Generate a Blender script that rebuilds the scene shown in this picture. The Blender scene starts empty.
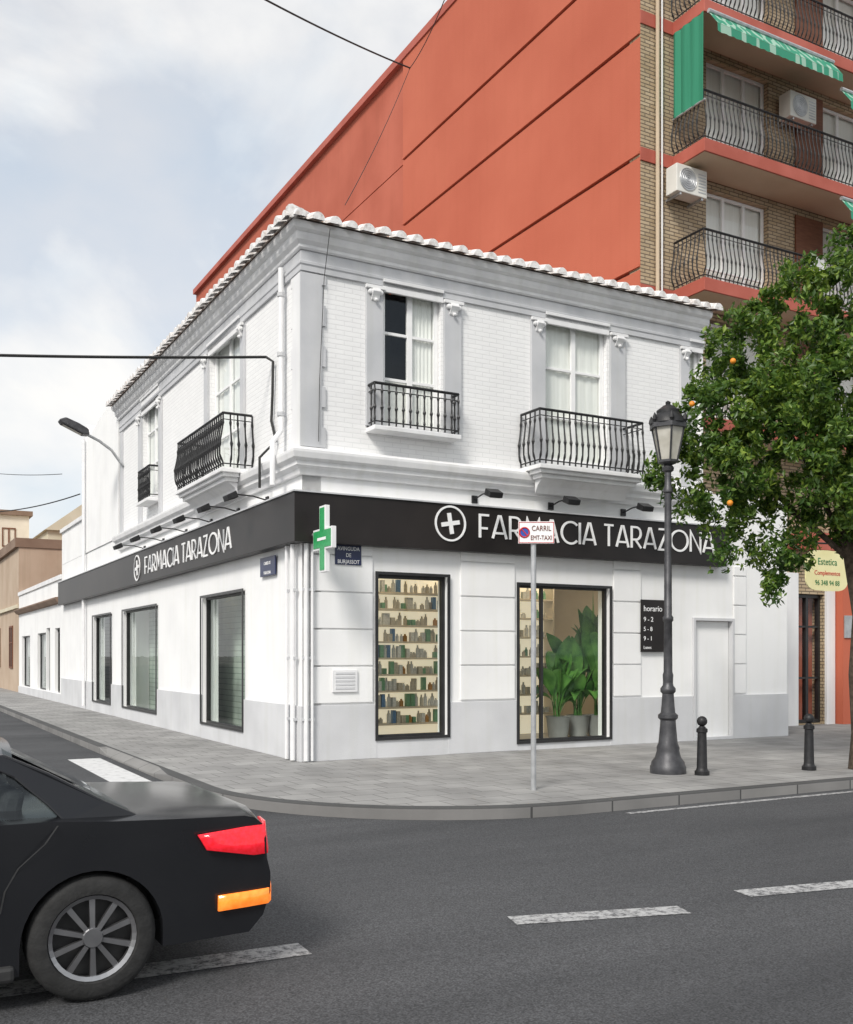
import bpy, bmesh, math, random
import numpy as np
from mathutils import Vector, Matrix
random.seed(7); rng=np.random.default_rng(7)
PI=math.pi; R=math.radians
COL=bpy.context.scene.collection
# ---------------- camera model and building frame ----------------
F=1006.0; PX=426.5; HY=656.0; H=1.55
A=math.atan2(.4830,.8756); CA,SA=math.cos(A),math.sin(A)
CY=14.71; CX=(302-PX)/F*CY
def L2W(p): return Vector((CX+p[0]*CA-p[1]*SA, CY+p[0]*SA+p[1]*CA, p[2]))
def W2L(x,y,z=0):
    x-=CX; y-=CY
    return (x*CA+y*SA, -x*SA+y*CA, z)
def P(px,py,Y): return W2L((px-PX)/F*Y, Y, H+(HY-py)/F*Y)
def G(px,py,z=0.0):
    Y=F*(H-z)/(py-HY); return W2L((px-PX)/F*Y,Y,z)
def hitV(px,v):
    k=(px-PX)/F; x0=CX-v*SA; y0=CY+v*CA
    return (k*y0-x0)/(CA-k*SA)
def hitU(px,u):
    k=(px-PX)/F; x0=CX+u*CA; y0=CY+u*SA
    return (x0-k*y0)/(SA+k*CA)
def zat(u,v,py): return H+(HY-py)/F*(CY+u*SA+v*CA)
def fR(px,d=0): return hitV(px,-d)
def fL(px,d=0): return hitU(px,-d)
def zR(px,py,d=0): return zat(fR(px,d),-d,py)
def zL(px,py,d=0): return zat(-d,fL(px,d),py)
FR=lambda a,d,z:(a,-d,z)
FL=lambda a,d,z:(-d,a,z)
# ---------------- materials ----------------
def mk(name):
    m=bpy.data.materials.new(name); m.use_nodes=True
    nt=m.node_tree; b=nt.nodes['Principled BSDF']; return m,nt,b
def N(nt,t,**k):
    n=nt.nodes.new(t)
    for a,v in k.items(): setattr(n,a,v)
    return n
def pm(name,c1,c2=None,scale=3,rough=.7,bump=0,bscale=60,metal=0,emis=0,detail=6,lo=.35,hi=.65,spec=.5,stretch=None,streak=0):
    m,nt,b=mk(name); b.inputs['Roughness'].default_value=rough; b.inputs['Metallic'].default_value=metal
    b.inputs['Specular IOR Level'].default_value=spec
    c1=(*c1,1)
    tc=N(nt,'ShaderNodeTexCoord'); src=tc.outputs['Object']
    if stretch:
        mp=N(nt,'ShaderNodeMapping'); mp.inputs['Scale'].default_value=stretch; nt.links.new(src,mp.inputs[0]); src=mp.outputs[0]
    b.inputs['Base Color'].default_value=c1
    if c2 is not None:
        n=N(nt,'ShaderNodeTexNoise'); n.inputs['Scale'].default_value=scale; n.inputs['Detail'].default_value=detail
        nt.links.new(src,n.inputs['Vector'])
        r=N(nt,'ShaderNodeValToRGB'); r.color_ramp.elements[0].position=lo; r.color_ramp.elements[1].position=hi
        r.color_ramp.elements[0].color=c1; r.color_ramp.elements[1].color=(*c2,1)
        nt.links.new(n.outputs['Fac'],r.inputs[0]); outc=r.outputs[0]
        if streak:
            m2=N(nt,'ShaderNodeMapping'); m2.inputs['Scale'].default_value=(5,5,.25); nt.links.new(tc.outputs['Object'],m2.inputs[0])
            n3=N(nt,'ShaderNodeTexNoise'); n3.inputs['Scale'].default_value=1.2; n3.inputs['Detail'].default_value=7; nt.links.new(m2.outputs[0],n3.inputs['Vector'])
            r3=N(nt,'ShaderNodeValToRGB'); r3.color_ramp.elements[0].position=.3; r3.color_ramp.elements[1].position=.5
            k=1-streak; r3.color_ramp.elements[0].color=(k,k,k*.98,1); r3.color_ramp.elements[1].color=(1,1,1,1); nt.links.new(n3.outputs['Fac'],r3.inputs[0])
            mm=N(nt,'ShaderNodeMix',data_type='RGBA',blend_type='MULTIPLY'); mm.inputs[0].default_value=1; nt.links.new(outc,mm.inputs[6]); nt.links.new(r3.outputs[0],mm.inputs[7]); outc=mm.outputs[2]
        nt.links.new(outc,b.inputs['Base Color'])
        if emis: nt.links.new(r.outputs[0],b.inputs['Emission Color'])
    if emis:
        b.inputs['Emission Strength'].default_value=emis
        if c2 is None: b.inputs['Emission Color'].default_value=c1
    if bump:
        n=N(nt,'ShaderNodeTexNoise'); n.inputs['Scale'].default_value=bscale; n.inputs['Detail'].default_value=5
        nt.links.new(tc.outputs['Object'],n.inputs['Vector'])
        u=N(nt,'ShaderNodeBump'); u.inputs['Strength'].default_value=bump; u.inputs['Distance'].default_value=.02
        nt.links.new(n.outputs['Fac'],u.inputs['Height']); nt.links.new(u.outputs[0],b.inputs['Normal'])
    return m
def brickm(name,c1,c2,cm,bw,bh,mortar,bump=.5,rough=.8,flat=False,noisec=None):
    m,nt,b=mk(name); b.inputs['Roughness'].default_value=rough
    tc=N(nt,'ShaderNodeTexCoord'); s=N(nt,'ShaderNodeSeparateXYZ'); nt.links.new(tc.outputs['Object'],s.inputs[0])
    c=N(nt,'ShaderNodeCombineXYZ')
    if flat: nt.links.new(s.outputs[0],c.inputs[0]); nt.links.new(s.outputs[1],c.inputs[1])
    else:
        ad=N(nt,'ShaderNodeMath',operation='ADD'); nt.links.new(s.outputs[0],ad.inputs[0]); nt.links.new(s.outputs[1],ad.inputs[1])
        nt.links.new(ad.outputs[0],c.inputs[0]); nt.links.new(s.outputs[2],c.inputs[1])
    br=N(nt,'ShaderNodeTexBrick'); nt.links.new(c.outputs[0],br.inputs['Vector'])
    br.inputs['Color1'].default_value=(*c1,1); br.inputs['Color2'].default_value=(*c2,1); br.inputs['Mortar'].default_value=(*cm,1)
    br.inputs['Scale'].default_value=1; br.inputs['Brick Width'].default_value=bw; br.inputs['Row Height'].default_value=bh
    br.inputs['Mortar Size'].default_value=mortar; br.inputs['Mortar Smooth'].default_value=.3
    n=N(nt,'ShaderNodeTexNoise'); n.inputs['Scale'].default_value=1.3; n.inputs['Detail'].default_value=8
    nt.links.new(tc.outputs['Object'],n.inputs['Vector'])
    r=N(nt,'ShaderNodeValToRGB'); r.color_ramp.elements[0].position=.3; r.color_ramp.elements[1].position=.7
    k=noisec or .86; r.color_ramp.elements[0].color=(k,k,k,1); r.color_ramp.elements[1].color=(1,1,1,1)
    nt.links.new(n.outputs['Fac'],r.inputs[0])
    mx=N(nt,'ShaderNodeMix',data_type='RGBA',blend_type='MULTIPLY'); mx.inputs[0].default_value=1
    nt.links.new(br.outputs['Color'],mx.inputs[6]); nt.links.new(r.outputs[0],mx.inputs[7]); nt.links.new(mx.outputs[2],b.inputs['Base Color'])
    bp=N(nt,'ShaderNodeBump'); bp.inputs['Strength'].default_value=bump; bp.inputs['Distance'].default_value=.012; bp.invert=True
    nt.links.new(br.outputs['Fac'],bp.inputs['Height'])
    n2=N(nt,'ShaderNodeTexNoise'); n2.inputs['Scale'].default_value=70; nt.links.new(tc.outputs['Object'],n2.inputs['Vector'])
    b2=N(nt,'ShaderNodeBump'); b2.inputs['Strength'].default_value=.12; b2.inputs['Distance'].default_value=.01
    nt.links.new(n2.outputs['Fac'],b2.inputs['Height']); nt.links.new(bp.outputs[0],b2.inputs['Normal']); nt.links.new(b2.outputs[0],b.inputs['Normal'])
    return m
def glassm(name,tint=(.9,.95,.93),refl=.8):
    m=bpy.data.materials.new(name); m.use_nodes=True; nt=m.node_tree; nt.nodes.clear()
    o=N(nt,'ShaderNodeOutputMaterial'); t=N(nt,'ShaderNodeBsdfTransparent'); t.inputs[0].default_value=(*tint,1)
    g=N(nt,'ShaderNodeBsdfGlossy'); g.inputs['Roughness'].default_value=.02; g.inputs[0].default_value=(.9,.93,.95,1)
    tc=N(nt,'ShaderNodeTexCoord'); n=N(nt,'ShaderNodeTexNoise'); n.inputs['Scale'].default_value=1.2
    nt.links.new(tc.outputs['Object'],n.inputs['Vector']); bp=N(nt,'ShaderNodeBump'); bp.inputs['Strength'].default_value=.05; bp.inputs['Distance'].default_value=.05
    nt.links.new(n.outputs['Fac'],bp.inputs['Height']); nt.links.new(bp.outputs[0],g.inputs['Normal'])
    lw=N(nt,'ShaderNodeLayerWeight'); lw.inputs[0].default_value=.5
    pw=N(nt,'ShaderNodeMath',operation='POWER'); pw.inputs[1].default_value=4.5; nt.links.new(lw.outputs['Facing'],pw.inputs[0])
    ml=N(nt,'ShaderNodeMath',operation='MULTIPLY_ADD'); ml.inputs[1].default_value=refl; ml.inputs[2].default_value=.05*refl; nt.links.new(pw.outputs[0],ml.inputs[0])
    x=N(nt,'ShaderNodeMixShader'); nt.links.new(ml.outputs[0],x.inputs[0]); nt.links.new(t.outputs[0],x.inputs[1]); nt.links.new(g.outputs[0],x.inputs[2]); nt.links.new(x.outputs[0],o.inputs[0])
    return m
M={}
M['white']=pm('white_render',(.81,.81,.81),(.88,.88,.875),.9,.75,.12,90,lo=.3,hi=.55,streak=.035)
M['whitebrick']=brickm('white_painted_brick',(.88,.88,.875),(.85,.85,.85),(.77,.77,.77),.27,.072,.007,.38,noisec=.94)
M['grey']=pm('grey_trim_paint',(.50,.51,.53),(.58,.585,.60),1.5,.7,.1,80,streak=.04)
M['dado']=pm('grey_plinth_paint',(.56,.565,.58),(.64,.645,.66),1.1,.7,.2,60,streak=.04)
M['corn']=pm('cornice_paint',(.74,.74,.75),(.83,.83,.83),2.2,.7,.1,70,stretch=(1,1,.4),streak=.07)
M['tile']=pm('weathered_roof_tile',(.30,.20,.15),(.62,.58,.54),6,.85,.4,40,lo=.4,hi=.6)
M['tilecap']=pm('mortared_tile_end',(.50,.45,.42),(.78,.77,.76),11,.85,.4,40,lo=.3,hi=.55)
M['black']=pm('dark_fascia',(.014,.012,.012),(.026,.022,.021),.8,.38,0,spec=.25)
M['iron']=pm('black_wrought_iron',(.012,.012,.013),(.025,.025,.027),14,.5,.1,90,metal=.2)
M['lampiron']=pm('grey_cast_iron',(.045,.045,.05),(.085,.085,.09),7,.45,.15,60,metal=.4)
M['bframe']=pm('black_aluminium',(.015,.015,.016),(.025,.025,.026),5,.35)
M['wframe']=pm('white_joinery',(.82,.82,.82),(.88,.88,.87),5,.45)
M['letter']=pm('white_acrylic',(.85,.85,.85),(.9,.9,.9),3,.4)
M['glass']=glassm('window_glass',(.95,.97,.96),.8); M['cglass']=glassm('tinted_car_glass',(.62,.67,.66),.9)
M['shopglass']=glassm('shop_glass',(.94,.98,.96),.7)
M['curtain']=pm('cream_blind',(.84,.83,.79),(.90,.89,.86),3,.9,stretch=(8,8,.3))
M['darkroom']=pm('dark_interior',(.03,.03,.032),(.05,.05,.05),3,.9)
M['orange']=pm('red_orange_render',(.44,.10,.052),(.53,.14,.078),.35,.85,.25,40,lo=.25,hi=.75,streak=.025)
M['orange2']=pm('faded_orange_render',(.41,.098,.055),(.49,.13,.078),.5,.85,.25,40,streak=.05)
M['redtrim']=pm('red_trim_paint',(.38,.085,.055),(.46,.12,.085),1.5,.7,.1,40)
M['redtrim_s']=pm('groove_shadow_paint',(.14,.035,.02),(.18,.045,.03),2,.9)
M['ybrick']=brickm('yellow_facing_brick',(.44,.33,.20),(.54,.43,.29),(.17,.13,.09),.26,.075,.011,.8,noisec=.8)
M['soffit']=pm('beige_soffit',(.52,.41,.29),(.58,.47,.34),1,.85)
M['green']=pm('green_awning',(.02,.20,.11),(.04,.27,.16),1,.8,stretch=(5,5,.2))
M['greenstripe']=pm('green_white_awning',(.03,.25,.15),(.30,.48,.38),.8,.8,lo=.54,hi=.57,detail=0,stretch=(9,9,.01))
M['acwhite']=pm('air_conditioner_white',(.66,.65,.60),(.73,.72,.67),3,.5)
M['brown']=pm('brown_wood',(.14,.05,.025),(.2,.08,.04),4,.6,stretch=(1,1,8))
M['tan']=pm('tan_render',(.44,.33,.24),(.52,.41,.31),.6,.85,.2,30,streak=.1)
M['brownw']=pm('brown_cornice',(.20,.13,.09),(.26,.18,.13),.9,.85)
M['cream']=pm('cream_render',(.58,.52,.38),(.68,.63,.5),.6,.85,.1,30)
M['greenx']=pm('green_cross_face',(.02,.26,.08),(.03,.34,.11),30,.35,emis=.1)
M['blue']=pm('blue_enamel',(.012,.02,.07),(.02,.03,.09),3,.35)
M['red']=pm('red_paint',(.5,.02,.025),(.56,.04,.04),3,.45)
M['dgreen']=pm('dark_green_paint',(.02,.16,.05),(.03,.2,.07),3,.45)
M['bluep']=pm('blue_paint',(.02,.08,.4),(.03,.1,.45),3,.45)
M['steel']=pm('galvanised_steel',(.42,.43,.44),(.55,.56,.57),9,.45,.05,metal=.6)
M['pole']=pm('white_pipe_paint',(.74,.74,.75),(.82,.82,.82),4,.5)
M['cable']=pm('black_cable',(.012,.012,.012),(.02,.02,.02),5,.7)
M['bark']=pm('dark_bark',(.045,.032,.022),(.10,.075,.055),14,.95,.9,30)
M['kerb']=brickm('granite_kerb',(.27,.265,.255),(.21,.205,.20),(.07,.07,.07),.95,5,.012,.5,noisec=.7)
M['plaster']=pm('interior_white',(.70,.63,.52),(.76,.69,.58),2,.8)
M['ifloor']=pm('interior_floor',(.35,.31,.27),(.42,.38,.33),2,.35)
M['lightp']=pm('lit_panel',(1,.80,.55),None,emis=26)
M['shelf']=pm('pale_shelf',(.6,.52,.40),(.66,.58,.46),2,.5)
M['backlit']=pm('backlit_shelf_panel',(.93,.83,.64),None,emis=.5)
M['wglass']=brickm('display_slat_blind',(.52,.59,.52),(.46,.53,.47),(.30,.36,.31),60,.11,.010,.5,noisec=.5)
M['plant']=pm('plant_leaf_green',(.03,.11,.02),(.11,.26,.05),5,.4)
M['planter']=pm('grey_planter',(.22,.22,.21),(.28,.28,.27),3,.6)
M['carp']=pm('dark_car_paint',(.014,.015,.018),(.018,.019,.022),2,.2,metal=.3)
M['rub']=pm('black_rubber',(.015,.015,.015),(.024,.024,.024),20,.85,.2)
M['plastic']=pm('black_plastic',(.02,.02,.021),(.03,.03,.03),20,.6)
M['alloy']=pm('alloy_wheel',(.32,.32,.33),(.4,.4,.41),8,.3,metal=.9)
M['tail']=pm('lit_red_lens',(.70,.012,.02),(.85,.02,.04),45,.12,emis=.45)
M['indic']=pm('lit_orange_lens',(1,.20,.02),(1,.27,.04),25,.15,emis=.9)
M['seat']=pm('grey_seat_fabric',(.05,.05,.055),(.08,.08,.085),30,.9)
M['fruit']=pm('orange_fruit',(.75,.22,.015),(.85,.32,.03),8,.45,.2,120)
M['dish']=pm('white_dish',(.7,.7,.7),(.76,.76,.76),3,.5)
M['ysign']=pm('pale_yellow_sign',(.76,.70,.36),(.84,.79,.46),2,.5)
M['frost']=pm('frosted_lantern_glass',(.46,.44,.38),(.58,.56,.50),6,.25)
for i,c in enumerate([(.75,.75,.72),(.12,.25,.45),(.55,.28,.08),(.2,.42,.25),(.6,.55,.45),(.5,.1,.1)]):
    M['prod%d'%i]=pm('product_%s'%'abcdef'[i],c,tuple(x*.8 for x in c),30,.4)
def asphalt():
    m,nt,b=mk('asphalt'); b.inputs['Roughness'].default_value=.85
    tc=N(nt,'ShaderNodeTexCoord')
    n=N(nt,'ShaderNodeTexNoise'); n.inputs['Scale'].default_value=.45; n.inputs['Detail'].default_value=9; n.inputs['Roughness'].default_value=.6
    mp=N(nt,'ShaderNodeMapping'); mp.inputs['Scale'].default_value=(.35,1.6,1); nt.links.new(tc.outputs['Object'],mp.inputs[0])
    nt.links.new(mp.outputs[0],n.inputs['Vector'])
    r=N(nt,'ShaderNodeValToRGB'); r.color_ramp.elements[0].position=.3; r.color_ramp.elements[1].position=.7
    r.color_ramp.elements[0].color=(.032,.033,.036,1); r.color_ramp.elements[1].color=(.066,.067,.071,1); nt.links.new(n.outputs['Fac'],r.inputs[0])
    f=N(nt,'ShaderNodeTexNoise'); f.inputs['Scale'].default_value=95; f.inputs['Detail'].default_value=3; nt.links.new(tc.outputs['Object'],f.inputs['Vector'])
    r2=N(nt,'ShaderNodeValToRGB'); r2.color_ramp.elements[0].position=.35; r2.color_ramp.elements[1].position=.7
    r2.color_ramp.elements[0].color=(.5,.5,.5,1); r2.color_ramp.elements[1].color=(1.9,1.9,1.9,1); nt.links.new(f.outputs['Fac'],r2.inputs[0])
    mx=N(nt,'ShaderNodeMix',data_type='RGBA',blend_type='MULTIPLY'); mx.inputs[0].default_value=1
    nt.links.new(r.outputs[0],mx.inputs[6]); nt.links.new(r2.outputs[0],mx.inputs[7])
    nt.links.new(mx.outputs[2],b.inputs['Base Color'])
    bp=N(nt,'ShaderNodeBump'); bp.inputs['Strength'].default_value=.6; bp.inputs['Distance'].default_value=.012; nt.links.new(f.outputs['Fac'],bp.inputs['Height']); nt.links.new(bp.outputs[0],b.inputs['Normal'])
    return m
M['asphalt']=asphalt()
def paintm():
    m,nt,b=mk('worn_road_paint'); b.inputs['Roughness'].default_value=.7
    tc=N(nt,'ShaderNodeTexCoord'); n=N(nt,'ShaderNodeTexNoise'); n.inputs['Scale'].default_value=22; n.inputs['Detail'].default_value=9; n.inputs['Roughness'].default_value=.75
    nt.links.new(tc.outputs['Object'],n.inputs['Vector'])
    r=N(nt,'ShaderNodeValToRGB'); r.color_ramp.elements[0].position=.40; r.color_ramp.elements[1].position=.55
    r.color_ramp.elements[0].color=(.07,.07,.075,1); r.color_ramp.elements[1].color=(.42,.42,.42,1)
    nt.links.new(n.outputs['Fac'],r.inputs[0]); nt.links.new(r.outputs[0],b.inputs['Base Color']); return m
M['paint']=paintm()
M['pave']=brickm('pavement_tiles',(.35,.345,.335),(.30,.295,.288),(.15,.145,.14),.4,.4,.008,.4,flat=True,noisec=.62)
def leafm():
    m,nt,b=mk('orange_tree_leaf'); b.inputs['Roughness'].default_value=.42
    g=N(nt,'ShaderNodeNewGeometry'); r=N(nt,'ShaderNodeValToRGB'); nt.links.new(g.outputs['Random Per Island'],r.inputs[0])
    r.color_ramp.elements[0].color=(.045,.105,.018,1); r.color_ramp.elements[1].color=(.28,.40,.07,1)
    e=r.color_ramp.elements.new(.6); e.color=(.11,.21,.035,1)
    tc=N(nt,'ShaderNodeTexCoord'); n=N(nt,'ShaderNodeTexNoise'); n.inputs['Scale'].default_value=1.7; n.inputs['Detail'].default_value=2; nt.links.new(tc.outputs['Object'],n.inputs['Vector'])
    r2=N(nt,'ShaderNodeValToRGB'); r2.color_ramp.elements[0].position=.35; r2.color_ramp.elements[1].position=.65; r2.color_ramp.elements[0].color=(.6,.68,.6,1); r2.color_ramp.elements[1].color=(1.2,1.1,.9,1); nt.links.new(n.outputs['Fac'],r2.inputs[0])
    mm=N(nt,'ShaderNodeMix',data_type='RGBA',blend_type='MULTIPLY'); mm.inputs[0].default_value=1; nt.links.new(r.outputs[0],mm.inputs[6]); nt.links.new(r2.outputs[0],mm.inputs[7])
    nt.links.new(mm.outputs[2],b.inputs['Base Color'])
    t=N(nt,'ShaderNodeBsdfTranslucent'); nt.links.new(mm.outputs[2],t.inputs[0]); x=N(nt,'ShaderNodeMixShader'); x.inputs[0].default_value=.35
    o=nt.nodes['Material Output']; nt.links.new(b.outputs[0],x.inputs[1]); nt.links.new(t.outputs[0],x.inputs[2]); nt.links.new(x.outputs[0],o.inputs[0]); return m
M['leaf']=leafm()
# ---------------- mesh builder ----------------
class MB:
    def __init__(s,f=None): s.v=[]; s.f=[]; s.m=f or (lambda a,d,z:(a,d,z))
    def add(s,vs,fs):
        b=len(s.v); s.v+= [s.m(*p) for p in vs]; s.f+=[tuple(b+i for i in f) for f in fs]; return s
    def box(s,a0,a1,d0,d1,z0,z1):
        return s.add([(a0,d0,z0),(a1,d0,z0),(a1,d1,z0),(a0,d1,z0),(a0,d0,z1),(a1,d0,z1),(a1,d1,z1),(a0,d1,z1)],
              [(0,3,2,1),(4,5,6,7),(0,1,5,4),(1,2,6,5),(2,3,7,6),(3,0,4,7)])
    def quad(s,*p): return s.add(list(p),[tuple(range(len(p)))])
    def prism(s,poly,a0,a1,fn=None):
        n=len(poly); fn=fn or (lambda a,q:(a,q[0],q[1]))
        return s.add([fn(a0,q) for q in poly]+[fn(a1,q) for q in poly],[tuple(range(n)),tuple(range(2*n-1,n-1,-1))]+[(i,(i+1)%n,n+(i+1)%n,n+i) for i in range(n)])
    def tube(s,pts,r,n=8,closed=False):
        pts=[Vector(p) for p in pts]; k=len(pts); rr=r if isinstance(r,(list,tuple)) else [r]*k
        vs=[]; up=None
        for i,p in enumerate(pts):
            if closed: t=(pts[(i+1)%k]-pts[i-1])
            else: t=(pts[min(i+1,k-1)]-pts[max(i-1,0)])
            t.normalize()
            if up is None: up=Vector((0,0,1)) if abs(t.z)<.9 else Vector((1,0,0))
            x=t.cross(up).normalized(); y=x.cross(t).normalized(); up=y
            for j in range(n):
                q=2*PI*j/n; vs.append(tuple(p+(x*math.cos(q)+y*math.sin(q))*rr[i]))
        fs=[]
        for i in range(k if closed else k-1):
            for j in range(n):
                a=i*n+j; b=i*n+(j+1)%n; i2=(i+1)%k; fs.append((a,b,i2*n+(j+1)%n,i2*n+j))
        if not closed: fs+= [tuple(range(n-1,-1,-1)),tuple(range((k-1)*n,k*n))]
        return s.add(vs,fs)
    def lathe(s,prof,c=(0,0,0),n=20,axis='z',ring=False):
        vs=[]
        for r,z in prof:
            r=max(r,.0005)
            for j in range(n):
                q=2*PI*j/n; a,b=r*math.cos(q),r*math.sin(q)
                if axis=='z': vs.append((c[0]+a,c[1]+b,c[2]+z))
                elif axis=='d': vs.append((c[0]+a,c[1]+z,c[2]+b))
                else: vs.append((c[0]+z,c[1]+a,c[2]+b))
        k=len(prof); kk=k if ring else k-1
        fs=[(i*n+j,i*n+(j+1)%n,((i+1)%k)*n+(j+1)%n,((i+1)%k)*n+j) for i in range(kk) for j in range(n)]
        if not ring: fs+=[tuple(range(n)),tuple(range((k-1)*n,k*n))]
        return s.add(vs,fs)
BASE={}
def tagp(o,label=None,cat=None,group=None,kind=None):
    if label: o['label']=label
    if cat: o['category']=cat
    if group: o['group']=group
    if kind: o['kind']=kind
    return o
def build(name,mb,mat,parent=None,base=None,smooth=False,bevel=0,**t):
    if parent is not None: base=BASE[parent.name]
    elif base is None: base=(0,0,0)
    me=bpy.data.meshes.new(name)
    me.from_pydata([(p[0]-base[0],p[1]-base[1],p[2]-base[2]) for p in mb.v],[],mb.f)
    bm=bmesh.new(); bm.from_mesh(me); bmesh.ops.recalc_face_normals(bm,faces=bm.faces); bm.to_mesh(me); bm.free()
    if isinstance(mat,str): mat=M[mat]
    me.materials.append(mat)
    if smooth:
        for p in me.polygons: p.use_smooth=True
    o=bpy.data.objects.new(name,me); COL.objects.link(o)
    if smooth:
        try: me.set_sharp_from_angle(angle=R(40))
        except Exception: pass
    if parent is not None: o.parent=parent
    else: o.location=L2W(base); o.rotation_euler=(0,0,A)
    BASE[o.name]=base
    if bevel:
        b=o.modifiers.new('bevel','BEVEL'); b.width=bevel; b.segments=2; b.limit_method='ANGLE'; b.angle_limit=R(35)
    tagp(o,**t); return o
def thing(name,label,cat,base,group=None):
    o=bpy.data.objects.new(name,None); o.empty_display_size=.2; COL.objects.link(o); o.location=L2W(base); o.rotation_euler=(0,0,A)
    BASE[o.name]=base; return tagp(o,label,cat,group)
def copy_thing(root,base,label=None):
    r=root.copy(); COL.objects.link(r); r.location=L2W(base); BASE[r.name]=base
    if label: r['label']=label
    for ch in list(root.children):
        c=ch.copy(); COL.objects.link(c); c.parent=r
        for g in ch.children:
            d=g.copy(); COL.objects.link(d); d.parent=c
    return r
def text(name,s,size,f,a,d,z,mat,parent,rev=False,align='LEFT',sx=1.0):
    cu=bpy.data.curves.new('t','FONT'); cu.body=s; cu.size=size; cu.extrude=.002; cu.align_x=align; cu.resolution_u=3
    o=bpy.data.objects.new('t',cu); COL.objects.link(o)
    dg=bpy.context.evaluated_depsgraph_get(); dg.update(); me=bpy.data.meshes.new_from_object(o.evaluated_get(dg))
    mb=MB(f); sg=-1 if rev else 1
    mb.add([(a+sg*v.co.x*sx,d+v.co.z,z+v.co.y) for v in me.vertices],[tuple(p.vertices) for p in me.polygons])
    bpy.data.objects.remove(o); bpy.data.meshes.remove(me)
    return build(name,mb,mat,parent)
def wall(f,a0,a1,z0,z1,ops,d=0.0,t=.3):
    mb=MB(f); As=sorted({a0,a1}|{x for o in ops for x in o[:2] if a0<x<a1}); Zs=sorted({z0,z1}|{x for o in ops for x in o[2:] if z0<x<z1})
    for i in range(len(As)-1):
        for j in range(len(Zs)-1):
            ca=(As[i]+As[i+1])/2; cz=(Zs[j]+Zs[j+1])/2
            if any(o[0]<ca<o[1] and o[2]<cz<o[3] for o in ops): continue
            p=(As[i],As[i+1],Zs[j],Zs[j+1])
            for dd in (d,d-t): mb.quad((p[0],dd,p[2]),(p[1],dd,p[2]),(p[1],dd,p[3]),(p[0],dd,p[3]))
    for o in ops+[(a0,a1,z0,z1)]:
        x0,x1,y0,y1=max(o[0],a0),min(o[1],a1),max(o[2],z0),min(o[3],z1)
        if x1<=x0 or y1<=y0: continue
        mb.quad((x0,d,y0),(x0,d-t,y0),(x0,d-t,y1),(x0,d,y1)); mb.quad((x1,d,y0),(x1,d-t,y0),(x1,d-t,y1),(x1,d,y1))
        mb.quad((x0,d,y0),(x1,d,y0),(x1,d-t,y0),(x0,d-t,y0)); mb.quad((x0,d,y1),(x1,d,y1),(x1,d-t,y1),(x0,d-t,y1))
    return mb
def frame(f,a0,a1,z0,z1,d0,d1,w,cols=1,bars=()):
    mb=MB(f); xs=[a0+(a1-a0)*i/cols for i in range(cols+1)]
    vs=[]
    for i,x in enumerate(xs):
        if i==0: l,r=a0,a0+w
        elif i==cols: l,r=a1-w,a1
        else: l,r=x-w*.6,x+w*.6
        mb.box(l,r,d0,d1,z0,z1); vs.append((l,r))
    for i in range(cols):
        l,r=vs[i][1],vs[i+1][0]
        mb.box(l,r,d0,d1,z0,z0+w); mb.box(l,r,d0,d1,z1-w,z1)
        for b in bars:
            zc=z0+(z1-z0)*b; mb.box(l,r,d0+.005,d1-.005,zc-w*.3,zc+w*.3)
    return mb
def window(f,o,parent,fm='wframe',gm='glass',cols=2,bars=(.33,.66),w=.075,depth=.09,curtain='curtain',cback=.07,darkleft=False,label=None):
    a0,a1,z0,z1=o
    fr=build('window',frame(f,a0+.004,a1-.004,z0+.004,z1-.004,-depth-.05,-depth,w,cols,bars),fm,parent,bevel=.004)
    if label: fr['label']=label
    g=MB(f).quad((a0+.03,-depth-.025,z0+.03),(a1-.03,-depth-.025,z0+.03),(a1-.03,-depth-.025,z1-.03),(a0+.03,-depth-.025,z1-.03))
    build('pane',g,gm,fr)
    if curtain:
        n=24; mb=MB(f); s=a0+(a1-a0)*(.52 if darkleft else 0); vs=[]
        for i in range(n+1):
            a=s+(a1-s)*i/n; dd=-depth-cback-.008*math.sin(i*1.9)
            vs+=[(a,dd,z0),(a,dd,z1)]
        mb.add(vs,[(2*i,2*i+2,2*i+3,2*i+1) for i in range(n)]); build('curtain',mb,curtain,fr,smooth=True)
        if darkleft:
            build('curtain',MB(f).quad((a0+.02,-depth-cback-.02,z0),(s-.0,-depth-cback-.02,z0),(s,-depth-cback-.02,z0+(z1-z0)*.36),(a0+.02,-depth-cback-.02,z0+(z1-z0)*.36)),curtain,fr)
    return fr
def sweepc(mb,prof,ue,ve):
    n=len(prof); vs=[(-d,ve,z) for d,z in prof]+[(-d,-d,z) for d,z in prof]+[(ue,-d,z) for d,z in prof]
    fs=[]
    for k in (0,1):
        fs+=[(k*n+i,k*n+(i+1)%n,(k+1)*n+(i+1)%n,(k+1)*n+i) for i in range(n)]
    fs+=[tuple(range(n)),tuple(range(2*n,3*n))]
    mb.add(vs,fs); return mb
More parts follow.
